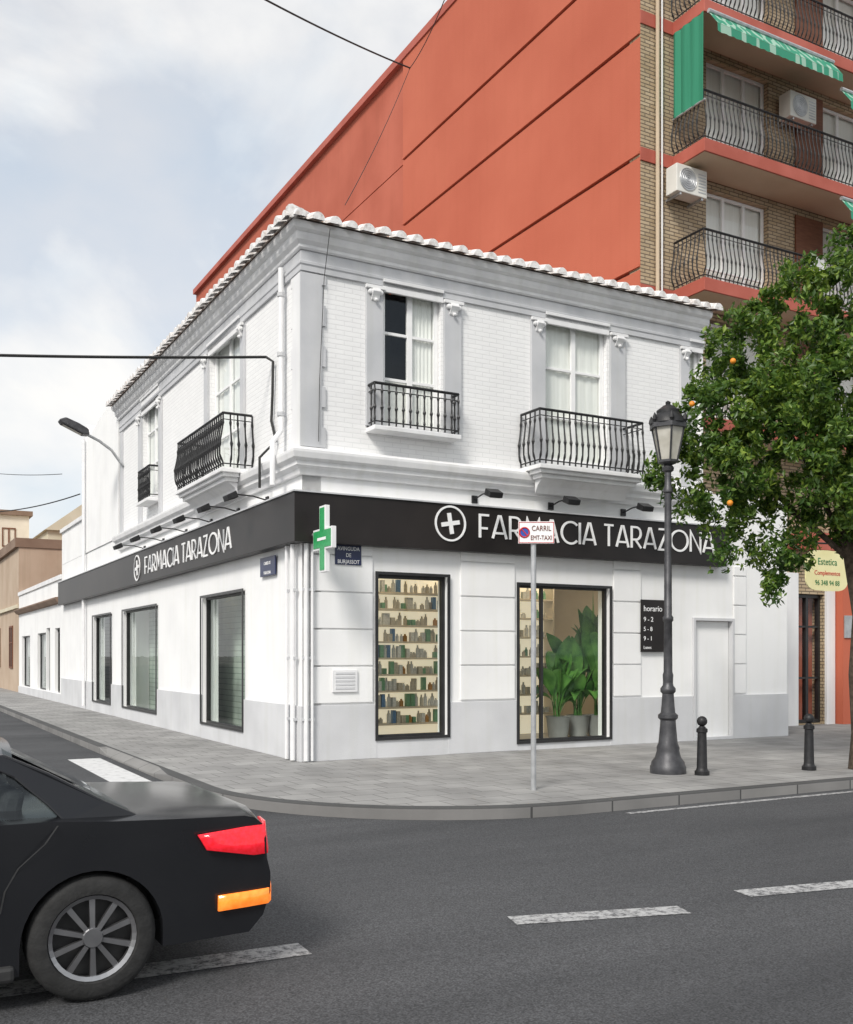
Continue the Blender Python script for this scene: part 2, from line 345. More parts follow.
def railing(f,a0,a1,z0,z1,dout,sp=.11,belly=0.0,r=.011,d0=0.02,rail=.016):
    mb=MB(f); path=[(a0,d0),(a0,dout),(a1,dout),(a1,d0)]
    for z,rr in ((z1,rail),(z0+.05,.011),(z1-.10,.008)):
        for (p,q) in zip(path,path[1:]): mb.tube([(p[0],p[1],z),(q[0],q[1],z)],rr,6)
    def bal(a,d,na,nd):
        h=z1-z0; P_=[]; RR=[]
        for t,bo,rm in ((0,0,1),(.08,.1,1),(.14,.55,1.5),(.22,.95,1),(.36,1,1.2),(.42,.95,2.0),(.48,.85,1.2),(.62,.45,1),(.75,.15,1.0),(.82,.05,1.7),(.88,0,1),(1,0,1)):
            P_.append((a+na*belly*bo,d+nd*belly*bo,z0+h*t)); RR.append(r*rm)
        mb.tube(P_,RR,5)
    n=max(2,int((a1-a0)/sp))
    for i in range(n+1): bal(a0+(a1-a0)*i/n,dout,0,1)
    m=max(1,int((dout-d0)/sp))
    for i in range(m):
        d=d0+(dout-d0)*i/m
        bal(a0,d,-1,0); bal(a1,d,1,0)
    return mb
# ================= SETTING =================
g=MB().quad((-900,-900,-.14),(900,-900,-.14),(900,1500,-.14),(-900,1500,-.14)); build('ground',g,pm('far_ground',(.16,.15,.14),(.22,.21,.2),.1,.9),kind='structure')
g=MB().quad((-90,-70,-.12),(120,-70,-.12),(120,160,-.12),(-90,160,-.12)); build('road',g,'asphalt',kind='structure')
KU,KV,RAD=-1.94,-5.1,3.0
def outline(o):
    pts=[(KU-o,150),(KU-o,4.2),(KU-o,3.4),(KU-o,.5),(KU-o,-.6)]
    c=(KU+RAD,KV+RAD)
    for i in range(17):
        q=PI+ (PI/2)*i/16; pts.append((c[0]+(RAD+o)*math.cos(q),c[1]+(RAD+o)*math.sin(q)))
    pts.append((110,KV-o)); return pts
ol=outline(0); n=len(ol)
mb=MB(); mb.add([(p[0],p[1],0) for p in ol]+[(110,150,0)],[tuple(range(n+1))]); build('pavement',mb,'pave',kind='structure')
oo=outline(.16); mb=MB()
vs=[]
for i,(a,b) in enumerate(zip(ol,oo)):
    low=-.09 if 2<=i<=3 else .004     # dropped kerb at the crossing
    vs+=[(a[0],a[1],-.13),(a[0],a[1],.004),(b[0],b[1],low),(b[0],b[1],-.13)]
fs=[]
for i in range(n-1):
    for j in range(4): fs.append((i*4+j,i*4+(j+1)%4,(i+1)*4+(j+1)%4,(i+1)*4+j))
mb.add(vs,fs); build('kerb',mb,'kerb',kind='structure',bevel=.012)
def strip(p,q,w,z=-.116):
    p=Vector(p[:2]); q=Vector(q[:2]); t=(q-p).normalized(); s=Vector((-t.y,t.x))*w/2
    return MB().add([(*(p-s),z),(*(q-s),z),(*(q+s),z),(*(p+s),z)],[(0,1,2,3)])
for i,(a,b,w) in enumerate([((-60,999),(305,949),.24),((512,921),(684,910),.20),((742,894),(900,880),.20)]):
    build('lane_marking',strip(G(*a,-.12),G(*b,-.12),w),'paint',kind='structure')
build('edge_line',strip((1.5,KV-.36),(60,KV-.36),.09),'paint',kind='structure')
M['paint2']=pm('white_crossing_paint',(.42,.42,.42),(.62,.62,.62),9,.7,.1,60,lo=.3,hi=.5)
for i in range(6):
    u=-2.5-i*.95; build('crossing_stripe',strip((u,-2.6),(u,3.2),.5),'paint2',kind='structure')
# ================= MAIN BUILDING =================
UW=fR(703); VE=fL(121); ZT=7.45
B=thing('corner_shop_building','white two-storey corner building with grey cornices, iron balconies and ground-floor shop','building',(0,0,0))
W1=(fR(383,-.0),fR(441),zR(410,428),zR(410,289)); W2=(fR(545),fR(607),zR(575,464),zR(575,322)); W3=(fR(689),fR(701),zR(700,470),zR(700,345))
build('upper_wall',wall(FR,.001,UW,4.55,ZT,[W1,W2,W3]),'whitebrick',B)
V1=(fL(242),fL(210),zL(226,482),zL(226,334)); V2=(fL(160),fL(143),zL(150,497),zL(150,396))
build('upper_wall',wall(FL,0,VE,4.55,ZT,[V1,V2]),'whitebrick',B)
D1=(fR(376),fR(447),.28,zR(411,575)); D2=(fR(517),fR(609),.12,zR(560,586)); D3=(fR(692),fR(733),.02,zR(712,618))
build('lower_wall',wall(FR,.001,fR(787),0,4.55,[D1,D2,D3]),'white',B)
S1=(fL(245),fL(203),.28,zL(224,594)); S2=(fL(158),fL(124),.28,zL(141,608)); S3=(fL(112),fL(94),.28,zL(103,615))
build('lower_wall',wall(FL,0,fL(62),0,4.55,[S1,S2,S3]),'white',B)
UA=fR(787); VB=fL(62)
U0=UW+.16; VF=hitU(640,U0)
mb=MB(); mb.box(.31,UW-.002,.31,VE,4.5,4.54); mb.quad((UW,0,4.4),(UW,VE,4.4),(UW,VE,ZT),(UW,0,ZT)); mb.quad((0,VE,0),(UW,VE,0),(UW,VE,ZT),(0,VE,ZT))
mb.box(.35,UW-.1,VE-.4,VE-.05,4.55,ZT)
build('rear_wall',mb,'white',B)
mb=MB(); mb.quad((UA,0,0),(UA,VF-.05,0),(UA,VF-.05,4.55),(UA,0,4.55)); mb.quad((UW+.01,.01,4.56),(UA,.01,4.56),(UA,VF-.05,4.56),(UW+.01,VF-.05,4.56)); build('annex_wall',mb,'white',B)
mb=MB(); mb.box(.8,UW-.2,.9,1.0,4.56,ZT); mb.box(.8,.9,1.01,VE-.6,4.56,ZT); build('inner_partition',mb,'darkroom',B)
def segs(a0,a1,ops,pad=0):
    xs=[a0]
    for o in sorted(ops): xs+=[o[0]-pad,o[1]+pad]
    xs.append(a1); return [(xs[i],xs[i+1]) for i in range(0,len(xs),2)]
for a,b in segs(.0,UA,[D1,D2,D3]): build('plinth',MB(FR).box(a if a>0 else .001,b,.002,.035,0,.82),'dado',B,bevel=.006)
for a,b in segs(-.035,VB,[S1,S2,S3]): build('plinth',MB(FL).box(a,b,.002,.035,0,.82),'dado',B,bevel=.006)
for o in (D1,D2): build('plinth',MB(FR).box(o[0]+.001,o[1]-.001,.002,.03,0,o[2]-.02),'dado',B)
for o in (S1,S2,S3): build('plinth',MB(FL).box(o[0]+.001,o[1]-.001,.002,.03,0,o[2]-.02),'dado',B)
for x0,x1 in ((313,372),(460,514),(613,640),(733,745)):
    a,b=fR(x0),fR(x1); zz=[.84,1.4,1.95,2.5,3.05,3.24]; mr=MB(FR)
    for k in range(len(zz)-1): mr.box(a,b,.002,.03,zz[k]+.012,zz[k+1]-.012)
    build('rustication',mr,'white',B,bevel=.006)
mb=MB()
sweepc(mb,[(0.001,4.20),(.06,4.20),(.08,4.28),(.14,4.32),(.14,4.38),(.20,4.42),(.22,4.50),(.22,4.54),(.08,4.60),(.001,4.60)],UW+.02,VE+.02)
build('string_course',mb,'corn',B,bevel=.004)
mb=MB(); sweepc(mb,[(.002,7.18),(.04,7.18),(.04,7.26),(.055,7.28),(.055,7.32),(.03,7.33),(.03,7.48),(.002,7.48)],UW+.01,VE+.02); build('frieze',mb,'grey',B,bevel=.004)
mb=MB(); sweepc(mb,[(-.28,7.485),(.05,7.485),(.07,7.51),(.07,7.55),(.12,7.60),(.14,7.65),(.14,7.70),(.20,7.73),(.22,7.78),(.22,7.83),(-.28,7.83)],UW+.03,VE+.1); build('cornice',mb,'corn',B,bevel=.004)
mb=MB(); e=.26; UR,VR=UW+.04,VE+.15; zb=7.84; sl=.30; ap=UW/2
mb.add([(-e,-e,zb),(UR,-e,zb),(UR-ap,ap,zb+sl*(ap+e)),(ap,ap,zb+sl*(ap+e)),(-e,VR,zb),(ap,VR,zb+sl*(ap+e)),(UR,VR,zb)],[(0,1,2,3),(0,3,5,4),(1,6,5,2)])
roof=build('roof',mb,'tile',B)
def tiles(mb,capmb,f,a_end):
    st=.27; n=int((a_end+e)/st)
    for i in range(n+1):
        a=-e+.1+i*st
        L=min(a+e,3.0) if a<3 else 3.0
        L=max(L,.12)
        for tgt,l0,l1,r,dz in ((mb,0.05,L,.085,.0),(capmb,-.10+random.uniform(-.02,.02),.14,.098+random.uniform(-.008,.008),.008+random.uniform(-.006,.012))):
            vs=[]; ns=8
            for l in (l0,l1):
                for j in range(ns+1):
                    q=PI*j/ns; vs.append((a+r*math.cos(q),e-l,zb+dz+sl*l+r*math.sin(q)*1.15))
            k=ns+1; tgt.add(vs,[(j,j+1,k+j+1,k+j) for j in range(ns)]+[tuple(range(k)),tuple(range(k,2*k))])
t1=MB(FR); c1=MB(FR); tiles(t1,c1,FR,UR); t2=MB(FL); c2=MB(FL); tiles(t2,c2,FL,VR)
build('tile_rows',t1,'tile',roof); build('tile_rows',t2,'tile',roof); build('tile_ends',c1,'tilecap',roof); build('tile_ends',c2,'tilecap',roof)
mb=MB(); mb.tube([(-e-.02,-e-.02,zb+.06),(1.2,1.2,zb+.06+sl*1.55)],.09,10); build('hip_ridge',mb,'tilecap',roof)
def pil(f,a0,a1,z0,z1,orn=True,d=.05):
    o=build('pilaster',MB(f).box(a0,a1,.002,d,z0,z1),'grey',B,bevel=.005)
    if orn:
        c=(a0+a1)/2; w_=(a1-a0)/2; mb=MB(f)
        mb.box(a0-.02,a1+.02,d+.0,d+.05,z1-.02,z1+.03)
        mb.prism([(d+.001,z1-.02),(d+.07,z1-.025),(d+.085,z1-.07),(d+.045,z1-.13),(d+.02,z1-.18),(d+.001,z1-.2)],c-w_*.45,c+w_*.45)
        for sg in (-1,1): mb.lathe([(.01,0),(.04,.01),(.035,.05),(.01,.06)],(c+sg*w_*.6,d+.001,z1-.07),10,axis='d')
        mb.lathe([(.01,0),(.03,.01),(.025,.045),(.01,.055)],(c,d+.02,z1-.19),10,axis='d')
        build('scroll_ornament',mb,'corn',o,bevel=.004)
zb1=4.62
for px0,px1 in ((365,382),(443,460)): pil(FR,fR(px0),fR(px1),W1[2]-.05,7.12)
for px0,px1 in ((530,544),(609,624),(679,688)): pil(FR,fR(px0),fR(px1),zb1,7.12)
pil(FL,V1[0]-.22,V1[0]-.03,zb1,7.12); pil(FL,V1[1]+.03,V1[1]+.24,zb1,7.12); pil(FL,V2[0]-.25,V2[0]-.03,zb1,7.12); pil(FL,V2[1]+.03,V2[1]+.3,zb1,7.12)
mr=MB(FR); ml=MB(FL)
z=zb1; i=0
while z<7.05:
    h=.30; l=.30 if i%2 else .36
    mr.box(-.035,l,.002,.035,z,min(z+h,7.16)); ml.box(.0,l,.002,.0352,z,min(z+h,7.16)); z+=h; i+=1
build('corner_quoins',mr,'grey',B); build('corner_quoins',ml,'corn',B)
build('corner_quoins',MB(FL).box(VE-.3,VE-.05,.002,.04,zb1,7.15),'grey',B)
for f,o in ((FR,W1),(FR,W2),(FR,W3),(FL,V1),(FL,V2)):
    build('window_surround',MB(f).box(o[0]-.02,o[1]+.02,.002,.04,o[3]+.01,7.10).box(o[0]-.02,o[1]+.02,.041,.07,o[3]+.01,o[3]+.06),'corn',B,bevel=.005)
window(FR,W1,B,cols=2,bars=(.34,.67),darkleft=True,label='tall white casement window with its left side dark behind the glass')
window(FR,W2,B,cols=2,bars=(.32,.66),label='white balcony doors with cream blinds on the avenue side'); window(FR,W3,B,cols=1,bars=(.34,.67))
window(FL,V1,B,cols=2,bars=(.34,.67)); window(FL,V2,B,cols=2,bars=(.34,.67))
def balcony(f,a0,a1,zs,dout,hr,thick,belly,sp=.115,label=None):
    mb=MB(f)
    mb.box(a0,a1,.002,dout,zs-.07,zs)
    if thick>.1:
        mb.box(a0+.05,a1-.05,.23,dout-.05,zs-.13,zs-.0702); mb.box(a0+.11,a1-.11,.23,dout-.11,zs-.2,zs-.1302)
        mb.prism([(.225,zs-.2003),(dout-.16,zs-.2003),(dout-.3,zs-.30),(.225,zs-.42)],a0+.16,a1-.16)
    b=build('balcony',mb,'corn',B,bevel=.01)
    if label: b['label']=label
    build('railing',railing(f,a0+.03,a1-.03,zs+.02,zs+hr,dout-.05,sp,belly,r=.014,rail=.022),'iron',b)
zz=zR(414,430,.25); balcony(FR,fR(367,.05),fR(461,.28),zz,.30,zR(414,388,.25)-zz,.05,0,label='shallow iron window balcony left of the entrance side')
zz=zR(585,468,.6); balcony(FR,fR(523,.12),fR(646,.6),zz,.60,zR(585,414,.6)-zz,.3,.04,label='wide iron balcony above the lettering')
zz=zL(212,470,.6); balcony(FL,fL(248,.1),fL(174,.58),zz,.56,zL(212,416,.6)-zz,.3,.06,label='pot-bellied iron balcony nearest the corner on the side street')
zz=zL(147,498,.25); balcony(FL,fL(159,.03),fL(136,.28),zz,.28,zL(147,466,.25)-zz,.05,0)
def shopwin(f,o,name,cols,bars=(),w=.06,gm='shopglass',label=None):
    fr=build(name,frame(f,o[0]+.003,o[1]-.003,o[2]+.003,o[3]-.003,-.14,-.06,w,cols,bars),'bframe',B,bevel=.004)
    build('outer_frame',frame(f,o[0]-.03,o[1]+.03,o[2]-.015,o[3]+.03,.0365,.055,.045),'bframe',fr)
    build('pane',MB(f).quad((o[0]+.03,-.1,o[2]+.03),(o[1]-.03,-.1,o[2]+.03),(o[1]-.03,-.1,o[3]-.03),(o[0]+.03,-.1,o[3]-.03)),gm,fr)
    if label: fr['label']=label
    return fr
shopwin(FR,D1,'glass_door',1,w=.06,label='black framed glass opening with backlit product shelves inside')
e2=shopwin(FR,D2,'glass_entrance',1,w=.045,label='wide black framed entrance with leafy plants behind the glass')
am=fR(541,-.1); build('mullion',MB(FR).box(am-.02,am+.02,-.135,-.065,D2[2]+.05,D2[3]-.05),'bframe',e2)
for o in (S1,S2,S3): shopwin(FL,o,'display_window',1,w=.045)
d3=build('side_door',MB(FR).box(D3[0]+.06,D3[1]-.06,-.10,-.06,D3[2]+.01,D3[3]-.06),'white',B,bevel=.004)
build('door_frame',frame(FR,D3[0]+.003,D3[1]-.003,.003,D3[3]-.003,-.12,.045,.05),'dado',d3)
m=build('meter_cover',MB(FR).box(fR(331),fR(356),.036,.06,zR(343,692),zR(343,670)),'pole',B,bevel=.004)
mb=MB(FR)
for k in range(5): mb.box(fR(334),fR(353),.0605,.067,zR(343,689)+k*.055,zR(343,689)+k*.055+.03)
build('louvre',mb,'dado',m)
VP_=VF-.15
mb=MB(); mb.quad((.31,.31,.1),(UA-.1,.31,.1),(UA-.1,VP_,.1),(.31,VP_,.1)); mb.quad((.31,VP_,.1),(UW-.1,VP_,.1),(UW-.1,VE-.2,.1),(.31,VE-.2,.1)); build('shop_floor',mb,'ifloor',B)
mb=MB(); mb.quad((.31,.31,3.25),(UA-.1,.31,3.25),(UA-.1,VP_,3.25),(.31,VP_,3.25)); mb.quad((.31,VP_,3.25),(UW-.1,VP_,3.25),(UW-.1,VE-.2,3.25),(.31,VE-.2,3.25)); build('shop_ceiling',mb,'plaster',B)
mb=MB(); mb.box(UW-.3,UA-.1,VP_-.1,VP_,.1,3.25); mb.box(1.0,UW-.3,4.4,4.5,.1,3.25); mb.box(UW-.3,UW-.2,VP_,4.39,.1,3.25); mb.box(UA-.2,UA-.1,.35,VP_-.11,.1,3.25); build('shop_partition',mb,'plaster',B)
mb=MB(); mb.box(.70,.78,.35,VB-.2,.1,3.25); build('display_blind',mb,'wglass',B)
for (u,v) in ((1.9,.8),(3.6,1.6),(4.6,.9),(5.6,1.2),(6.2,2.6),(6.7,1.3)):
    c=thing('ceiling_light','square warm ceiling light glowing inside the shop','ceiling light',(u,v,3.2),'ceiling lights inside the shop')
    build('housing',MB().box(u-.15,u+.15,v-.15,v+.15,3.2,3.245),'plaster',c); build('diffuser',MB().quad((u-.13,v-.13,3.197),(u+.13,v-.13,3.197),(u+.13,v+.13,3.197),(u-.13,v+.13,3.197)),'lightp',c)
for v in (2.2,5.5,8.6,10.5):
    c=thing('ceiling_light','narrow ceiling light over a side street display window','ceiling light',(.5,v,3.2),'ceiling lights over the display windows')
    build('housing',MB().box(.44,.52,v-.2,v+.2,3.2,3.245),'plaster',c); build('diffuser',MB().quad((.46,v-.1,3.197),(.5,v-.1,3.197),(.5,v+.1,3.197),(.46,v+.1,3.197)),'lightp',c)
def shelfunit(u0,u1,v,zs,label,grp,plabel,dens=1.0):
    s=thing('shelf_unit',label,'shelf',(u0,v,.1))
    build('back_panel',MB().box(u0,u1,v+.3,v+.33,.1,3.0),'backlit',s)
    for ua in (u0-.03,u1): build('side_panel',MB().box(ua,ua+.03,v,v+.33,.1,3.0),'shelf',s)
    for z in zs: build('shelf',MB().box(u0,u1,v,v+.299,z-.03,z),'shelf',s)
    protos=[]
    for z in zs:
        u=u0+.06
        while u<u1-.05:
            k=random.randrange(4)
            if len(protos)<16:
                r=.028+.012*random.random(); h=random.choice((.10,.13,.16,.2,.22)); mb=MB()
                if k<2: mb.lathe([(r,0),(r,h*.7),(r*.5,h*.8),(r*.45,h)],(u,v+.12,z+.001),10)
                else: mb.box(u-r,u+r,v+.08,v+.16,z+.001,z+h)
                o=build('product_bottle' if k<2 else 'product_box',mb,'prod%d'%random.choice((0,0,0,4,0,2,3,4,4,1)),None,(u,v+.12,z)); protos.append(o)
            else:
                q=random.choice(protos); o=q.copy(); COL.objects.link(o); o.location=L2W((u,v+random.uniform(.08,.18),z))
            bt='bottle' if o.name.startswith('product_bottle') else 'box'
            tagp(o,'small %s of goods on the '%bt+plabel,bt,'%s products on the '%bt+grp); u+=random.uniform(.066,.10)*dens+(.08 if random.random()<.06 else 0)
shelfunit(D1[0]+.35,D1[1]+1.0,1.5,[.4,.68,.96,1.24,1.52,1.80,2.08,2.36,2.64],'backlit shelf unit full of small products behind the narrow glass door','shelves behind the glass door','backlit shelves behind the narrow glass door')
shelfunit(hitV(520,1.5),hitV(553,1.5),1.5,[.5,.85,1.2,1.55,1.9,2.25,2.6],'shelf unit seen at the left of the plants in the wide entrance','shelves behind the wide entrance','shelves at the left inside the wide entrance')
def plant(u,v,h,label,seed,wk=1.0):
    rd=random.Random(seed); s=thing('potted_plant',label,'plant',(u,v,.1))
    build('pot',MB().lathe([(.13,0),(.17,.02),(.21,.36),(.23,.39),(.19,.39),(.17,.33),(.01,.33)],(u,v,.1),18),'planter',s,smooth=True)
    for k in range(24):
        q=rd.uniform(0,2*PI); ln=h*rd.uniform(.35,1); out=rd.uniform(.2,.85); mb=MB(); base=Vector((u+rd.uniform(-.06,.06),v+rd.uniform(-.05,.05),.44)); pts=[]; wm=rd.uniform(.10,.18)*wk
        for i in range(13):
            t=i/12; pts.append(base+Vector((math.cos(q)*out*t**1.4,math.sin(q)*out*.40*t**1.4,ln*t-.75*out*t**3.2)))
        ph=rd.uniform(0,PI); side=Vector((math.cos(ph),.5*math.sin(ph),.25*rd.uniform(-1,1))).normalized(); vs=[]
        for i,p in enumerate(pts):
            t=i/12; w=.010 if t<.38 else .010+wm*math.sin(PI*min(1,(t-.38)/.62)**.85)
            vs+=[tuple(p-side*w+Vector((0,0,w*.35))),tuple(p),tuple(p+side*w+Vector((0,0,w*.35)))]
        mb.add(vs,[(3*i+j,3*i+j+1,3*i+j+4,3*i+j+3) for i in range(12) for j in (0,1)]); build('leaf',mb,'plant',s,smooth=True)
plant(hitV(558,.68),.68,1.85,'broad-leaved plant at the left of the three in the wide entrance',1)
plant(hitV(578,.78),.78,2.0,'broad-leaved plant in the middle of the three in the wide entrance',2)
plant(hitV(598,.68),.68,2.5,'tallest broad-leaved plant at the right of the wide entrance',5,1.1)
# ================= FASCIA SIGN =================
zf0,zf1=zat(-.2,-.2,541),zat(-.2,-.2,491)
SG=thing('shop_sign','long dark fascia sign with white lettering wrapping round the building corner','shop sign',(0,0,zf0))
mb=MB(); sweepc(mb,[(.002,zf0),(.19,zf0),(.19,zf1),(.002,zf1)],fR(727,.19),fL(58,.19)); build('fascia',mb,'black',SG,bevel=.006)
mb=MB(); sweepc(mb,[(.002,zf1+.003),(.215,zf1+.003),(.215,zf1+.025),(.002,zf1+.025)],fR(727,.19)+.01,fL(58,.19)+.01); build('capping',mb,'grey',SG)
def arc(cx,cy,rx,ry,a0,a1,n=20): return [(cx+rx*math.cos(R(a0+(a1-a0)*i/n)),cy+ry*math.sin(R(a0+(a1-a0)*i/n))) for i in range(n+1)]
LET={'F':(.40,[[(0,0),(0,1),(.40,1)],[(.05,.42),(.34,.42)]]),
'A':(.62,[[(0,0),(.27,1),(.35,1),(.62,0)],[(.12,.24),(.50,.24)]]),
'R':(.50,[[(0,0),(0,1),(.2,1)]+arc(.22,.70,.26,.30,90,-90,14)+[(.05,.40)],[(.22,.36),(.5,0)]]),
'M':(.80,[[(0,0),(.12,1),(.40,.28),(.68,1),(.80,0)]]),
'C':(.72,[arc(.44,.5,.44,.5,45,315,28)]),
'I':(.0,[[(0,0),(0,1)]]),
'T':(.46,[[(0,1),(.46,1)],[(.23,.95),(.23,0)]]),
'Z':(.50,[[(0,1),(.47,1),(.02,0),(.5,0)]]),
'O':(.94,[arc(.47,.5,.47,.5,0,360,36)]),
'N':(.56,[[(0,0),(0,1),(.56,0),(.56,1)]]),}
def ribbon(mb,pl,w,tf,d0,d1):
    pl=[Vector(p) for p in pl]; closed=(pl[0]-pl[-1]).length<1e-5; k=len(pl); vs=[]
    for i,p in enumerate(pl):
        if closed: a=(pl[i]-pl[i-1 if i>0 else k-2]).normalized(); b=(pl[i+1 if i<k-1 else 1]-pl[i]).normalized()
        else:
            a=(pl[i]-pl[i-1]).normalized() if i>0 else (pl[1]-pl[0]).normalized(); b=(pl[i+1]-pl[i]).normalized() if i<k-1 else a
        nA=Vector((-a.y,a.x)); nB=Vector((-b.y,b.x)); m=(nA+nB)
        if m.length<.2: m=nA
        m.normalize(); s=min(w/2/max(.35,m.dot(nA)),w*1.2)
        for sg in (1,-1):
            q=p+m*s*sg
            for d in (d0,d1): x,z=tf(q.x,q.y); vs.append((x,d,z))
    fs=[]
    for i in range(k-1):
        a,b=4*i,4*i+4; fs+=[(a,a+1,b+1,b),(a+2,a+3,b+3,b+2),(a+1,a+3,b+3,b+1),(a,a+2,b+2,b)]
    fs+=[(0,1,3,2),(4*k-4,4*k-3,4*k-1,4*k-2)]; mb.add(vs,fs)
def lettering(f,a0,a1,z0,h,sw,d,word='FARMACIA TARAZONA'):
    gap=.17; tot=sum((.28 if c==' ' else LET[c][0]+gap) for c in word)-gap; s=(a1-a0)/tot; x=0
    for c in word:
        if c==' ': x+=.28; continue
        w,pls=LET[c]; mb=MB(f)
        for i,pl in enumerate(pls):
            ribbon(mb,pl,sw,lambda X,Z:(a0+(x+X)*s,z0+Z*h),d+.002,d+.018-.001*i)
        build('letter',mb,'letter',SG); x+=w+gap
lettering(FR,fR(480,.2),fR(714,.2),zat(fR(480,.2),-.2,537.5),.36,.098,.19)
lettering(FL,fL(145,.2),fL(231,.2),zf0+.17,.36,.10,.19)
def logo(f,a,z,r,sg):
    mb=MB(f); ribbon(mb,arc(a,z,r,r,0,360,40),.03,lambda X,Z:(X,Z),.192,.21)
    build('logo_ring',mb,'letter',SG); mb=MB(f); k=r*.62; t=R(10)*sg
    pts=[(x*math.cos(t)-y*math.sin(t),x*math.sin(t)+y*math.cos(t)) for x,y in ((-.2,-1),(.2,-1),(.2,-.2),(1,-.2),(1,.2),(.2,.2),(.2,1),(-.2,1),(-.2,.2),(-1,.2),(-1,-.2),(-.2,-.2))]
    mb.add([(a+x*k,dd,z+y*k) for dd in (.192,.211) for x,y in pts],
      [tuple(range(12)),tuple(range(12,24))]+[(i,(i+1)%12,12+(i+1)%12,12+i) for i in range(12)]); build('logo_cross',mb,'letter',SG)
logo(FR,fR(450.5,.2),zat(fR(450.5,.2),-.2,523.5),.265,1); logo(FL,fL(137,.2),zf0+.36,.28,-1)
def spot(f,a,zz,label,grp,out=.5):
    b=f(a,.05,zz); s=thing('spotlight',label,'spotlight',b,grp)
    mb=MB(f); mb.tube([(a,.02,zz),(a,.25,zz+.05),(a,.25+out*.6,zz+.06)],.012,6); mb.box(a-.05,a+.05,.002,.03,zz-.06,zz+.06); build('arm',mb,'iron',s)
    hd=MB(f); d=.25+out*.6; hd.prism([(d-.02,zz+.10),(d+.13,zz+.02),(d+.10,zz-.06),(d-.06,zz+.0)],a-.12,a+.12); h=build('lamp_head',hd,'iron',s,bevel=.008)
    build('lens',MB(f).quad((a-.1,d+.092,zz-.064),(a+.1,d+.092,zz-.064),(a+.1,d-.05,zz-.008),(a-.1,d-.05,zz-.008)),'frost',h)
for px,w in ((484,'left'),(561,'middle'),(634,'right')):
    spot(FR,fR(px,.3),zf1+.14,'black spotlight on an arm above the avenue lettering, %s one of three'%w,'spotlights over the avenue sign')
for px,w in ((250,'nearest the corner'),(222,'second from the corner'),(196,'third from the corner'),(172,'fourth from the corner'),(150,'fifth from the corner'),(132,'farthest from the corner')):
    spot(FL,fL(px,.3),zf1+.10,'black spotlight arm over the side street lettering, '+w,'spotlights over the side street sign',out=.55)
# green cross
uc=.10; vc=-.60; zc=zat(uc,vc,539); X=thing('pharmacy_cross','green cross sign projecting from the wall beside the building corner','pharmacy cross',(uc,-.2,zc))
def crossm(k,t0,t1,vc,inset=0):
    w_=.32
    q=[(-w_,-1),(w_,-1),(w_,-w_),(1,-w_),(1,w_),(w_,w_),(w_,1),(-w_,1),(-w_,w_),(-1,w_),(-1,-w_),(-w_,-w_)]
    pts=[(vc+x*k*.8-math.copysign(inset,x),zc+y*k*1.12-math.copysign(inset,y)) for x,y in q]
    mb=MB(); mb.add([(t0,*p) for p in pts]+[(t1,*p) for p in pts],[tuple(range(12)),tuple(range(12,24))]+[(i,(i+1)%12,12+(i+1)%12,12+i) for i in range(12)]); return mb
build('casing',crossm(.42,uc-.035,uc+.035,vc),'pole',X,bevel=.006); build('lit_face',crossm(.42,uc-.043,uc-.0355,vc,.03),'greenx',X); build('lit_face',crossm(.42,uc+.0355,uc+.043,vc,.03),'greenx',X)
build('white_stripe',MB().box(uc-.049,uc-.0435,vc-.15,vc+.15,zc-.02,zc+.02),'letter',X)
build('bracket',MB().tube([(uc,-.19,zc+.1),(uc,-.28,zc+.1)],.025,8),'steel',X)
def plate(f,a0,a1,z0,z1,lines,label,rev=False,size=.09):
    s=thing('street_name_sign',label,'street sign',f((a0+a1)/2,.04,z0))
    build('plate',MB(f).box(min(a0,a1),max(a0,a1),.031,.05,z0,z1),'blue',s,bevel=.003)
    n=len(lines)
    for i,t in enumerate(lines): text('lettering',t,size,f,(a0+a1)/2,.054,z1-(z1-z0)*(i+.82)/n,'letter',s,rev,'CENTER',.85)
plate(FR,fR(334),fR(360),zR(346,565),zR(346,545.5),['AVINGUDA','DE','BURJASSOT'],'dark blue street name plate right of the green cross',size=.082)
plate(FL,fL(278),fL(263),zL(270,576),zL(270,557),['CARRER DE','TARAZONA'],'dark blue street name plate on the side street wall near the corner',True,.07)
s=thing('opening_hours_board','black board with white opening hours beside the wide entrance','notice board',(fR(639),-.03,zR(651,652)))
a0,a1,z0,z1=fR(639),fR(664),zR(651,652),zR(651,600); build('board',MB(FR).box(a0,a1,.036,.06,z0,z1),'black',s,bevel=.003)
for t,zf,sz in (('horario',.78,.13),('9 - 2',.58,.11),('5 - 8',.40,.10),('9 - 1',.22,.10),('Lunes',.06,.07)): text('lettering',t,sz*1.1,FR,a0+.05,.063,z0+(z1-z0)*zf,'letter',s)
s=thing('drainpipe','white drainpipe running down the side street wall by the corner quoins','drainpipe',FL(fL(281),.06,4.7))
a=fL(281,.1); mb=MB(FL).tube([(a,.1,7.4),(a,.1,4.95),(a-.1,.27,4.75),(a-.1,.27,4.1)],.045,10); build('pipe',mb,'pole',s,smooth=True)
mb=MB(FL)
for z in (5.2,6.1,7.0): mb.lathe([(.055,-.03),(.06,-.03),(.06,.03),(.055,.03)],(a,.1,z),10)
build('bracket',mb,'grey',s)
for px,f,w,r in ((288,FL,'first',.03),(294,FL,'second',.04)):
    a=fL(px,.07); s=thing('wall_pipe','thin white pipe down the lower corner on the side street face, %s from the left'%w,'pipe',FL(a,.09,0)); build('pipe',MB(f).tube([(a,.09,.02),(a,.09,zf0-.01)],r,8),'pole',s,smooth=True)
    mb=MB(f)
    for z in (.6,1.5,2.5): mb.box(a-r-.015,a+r+.015,.036,.1,z,z+.04)
    build('bracket',mb,'grey',s)
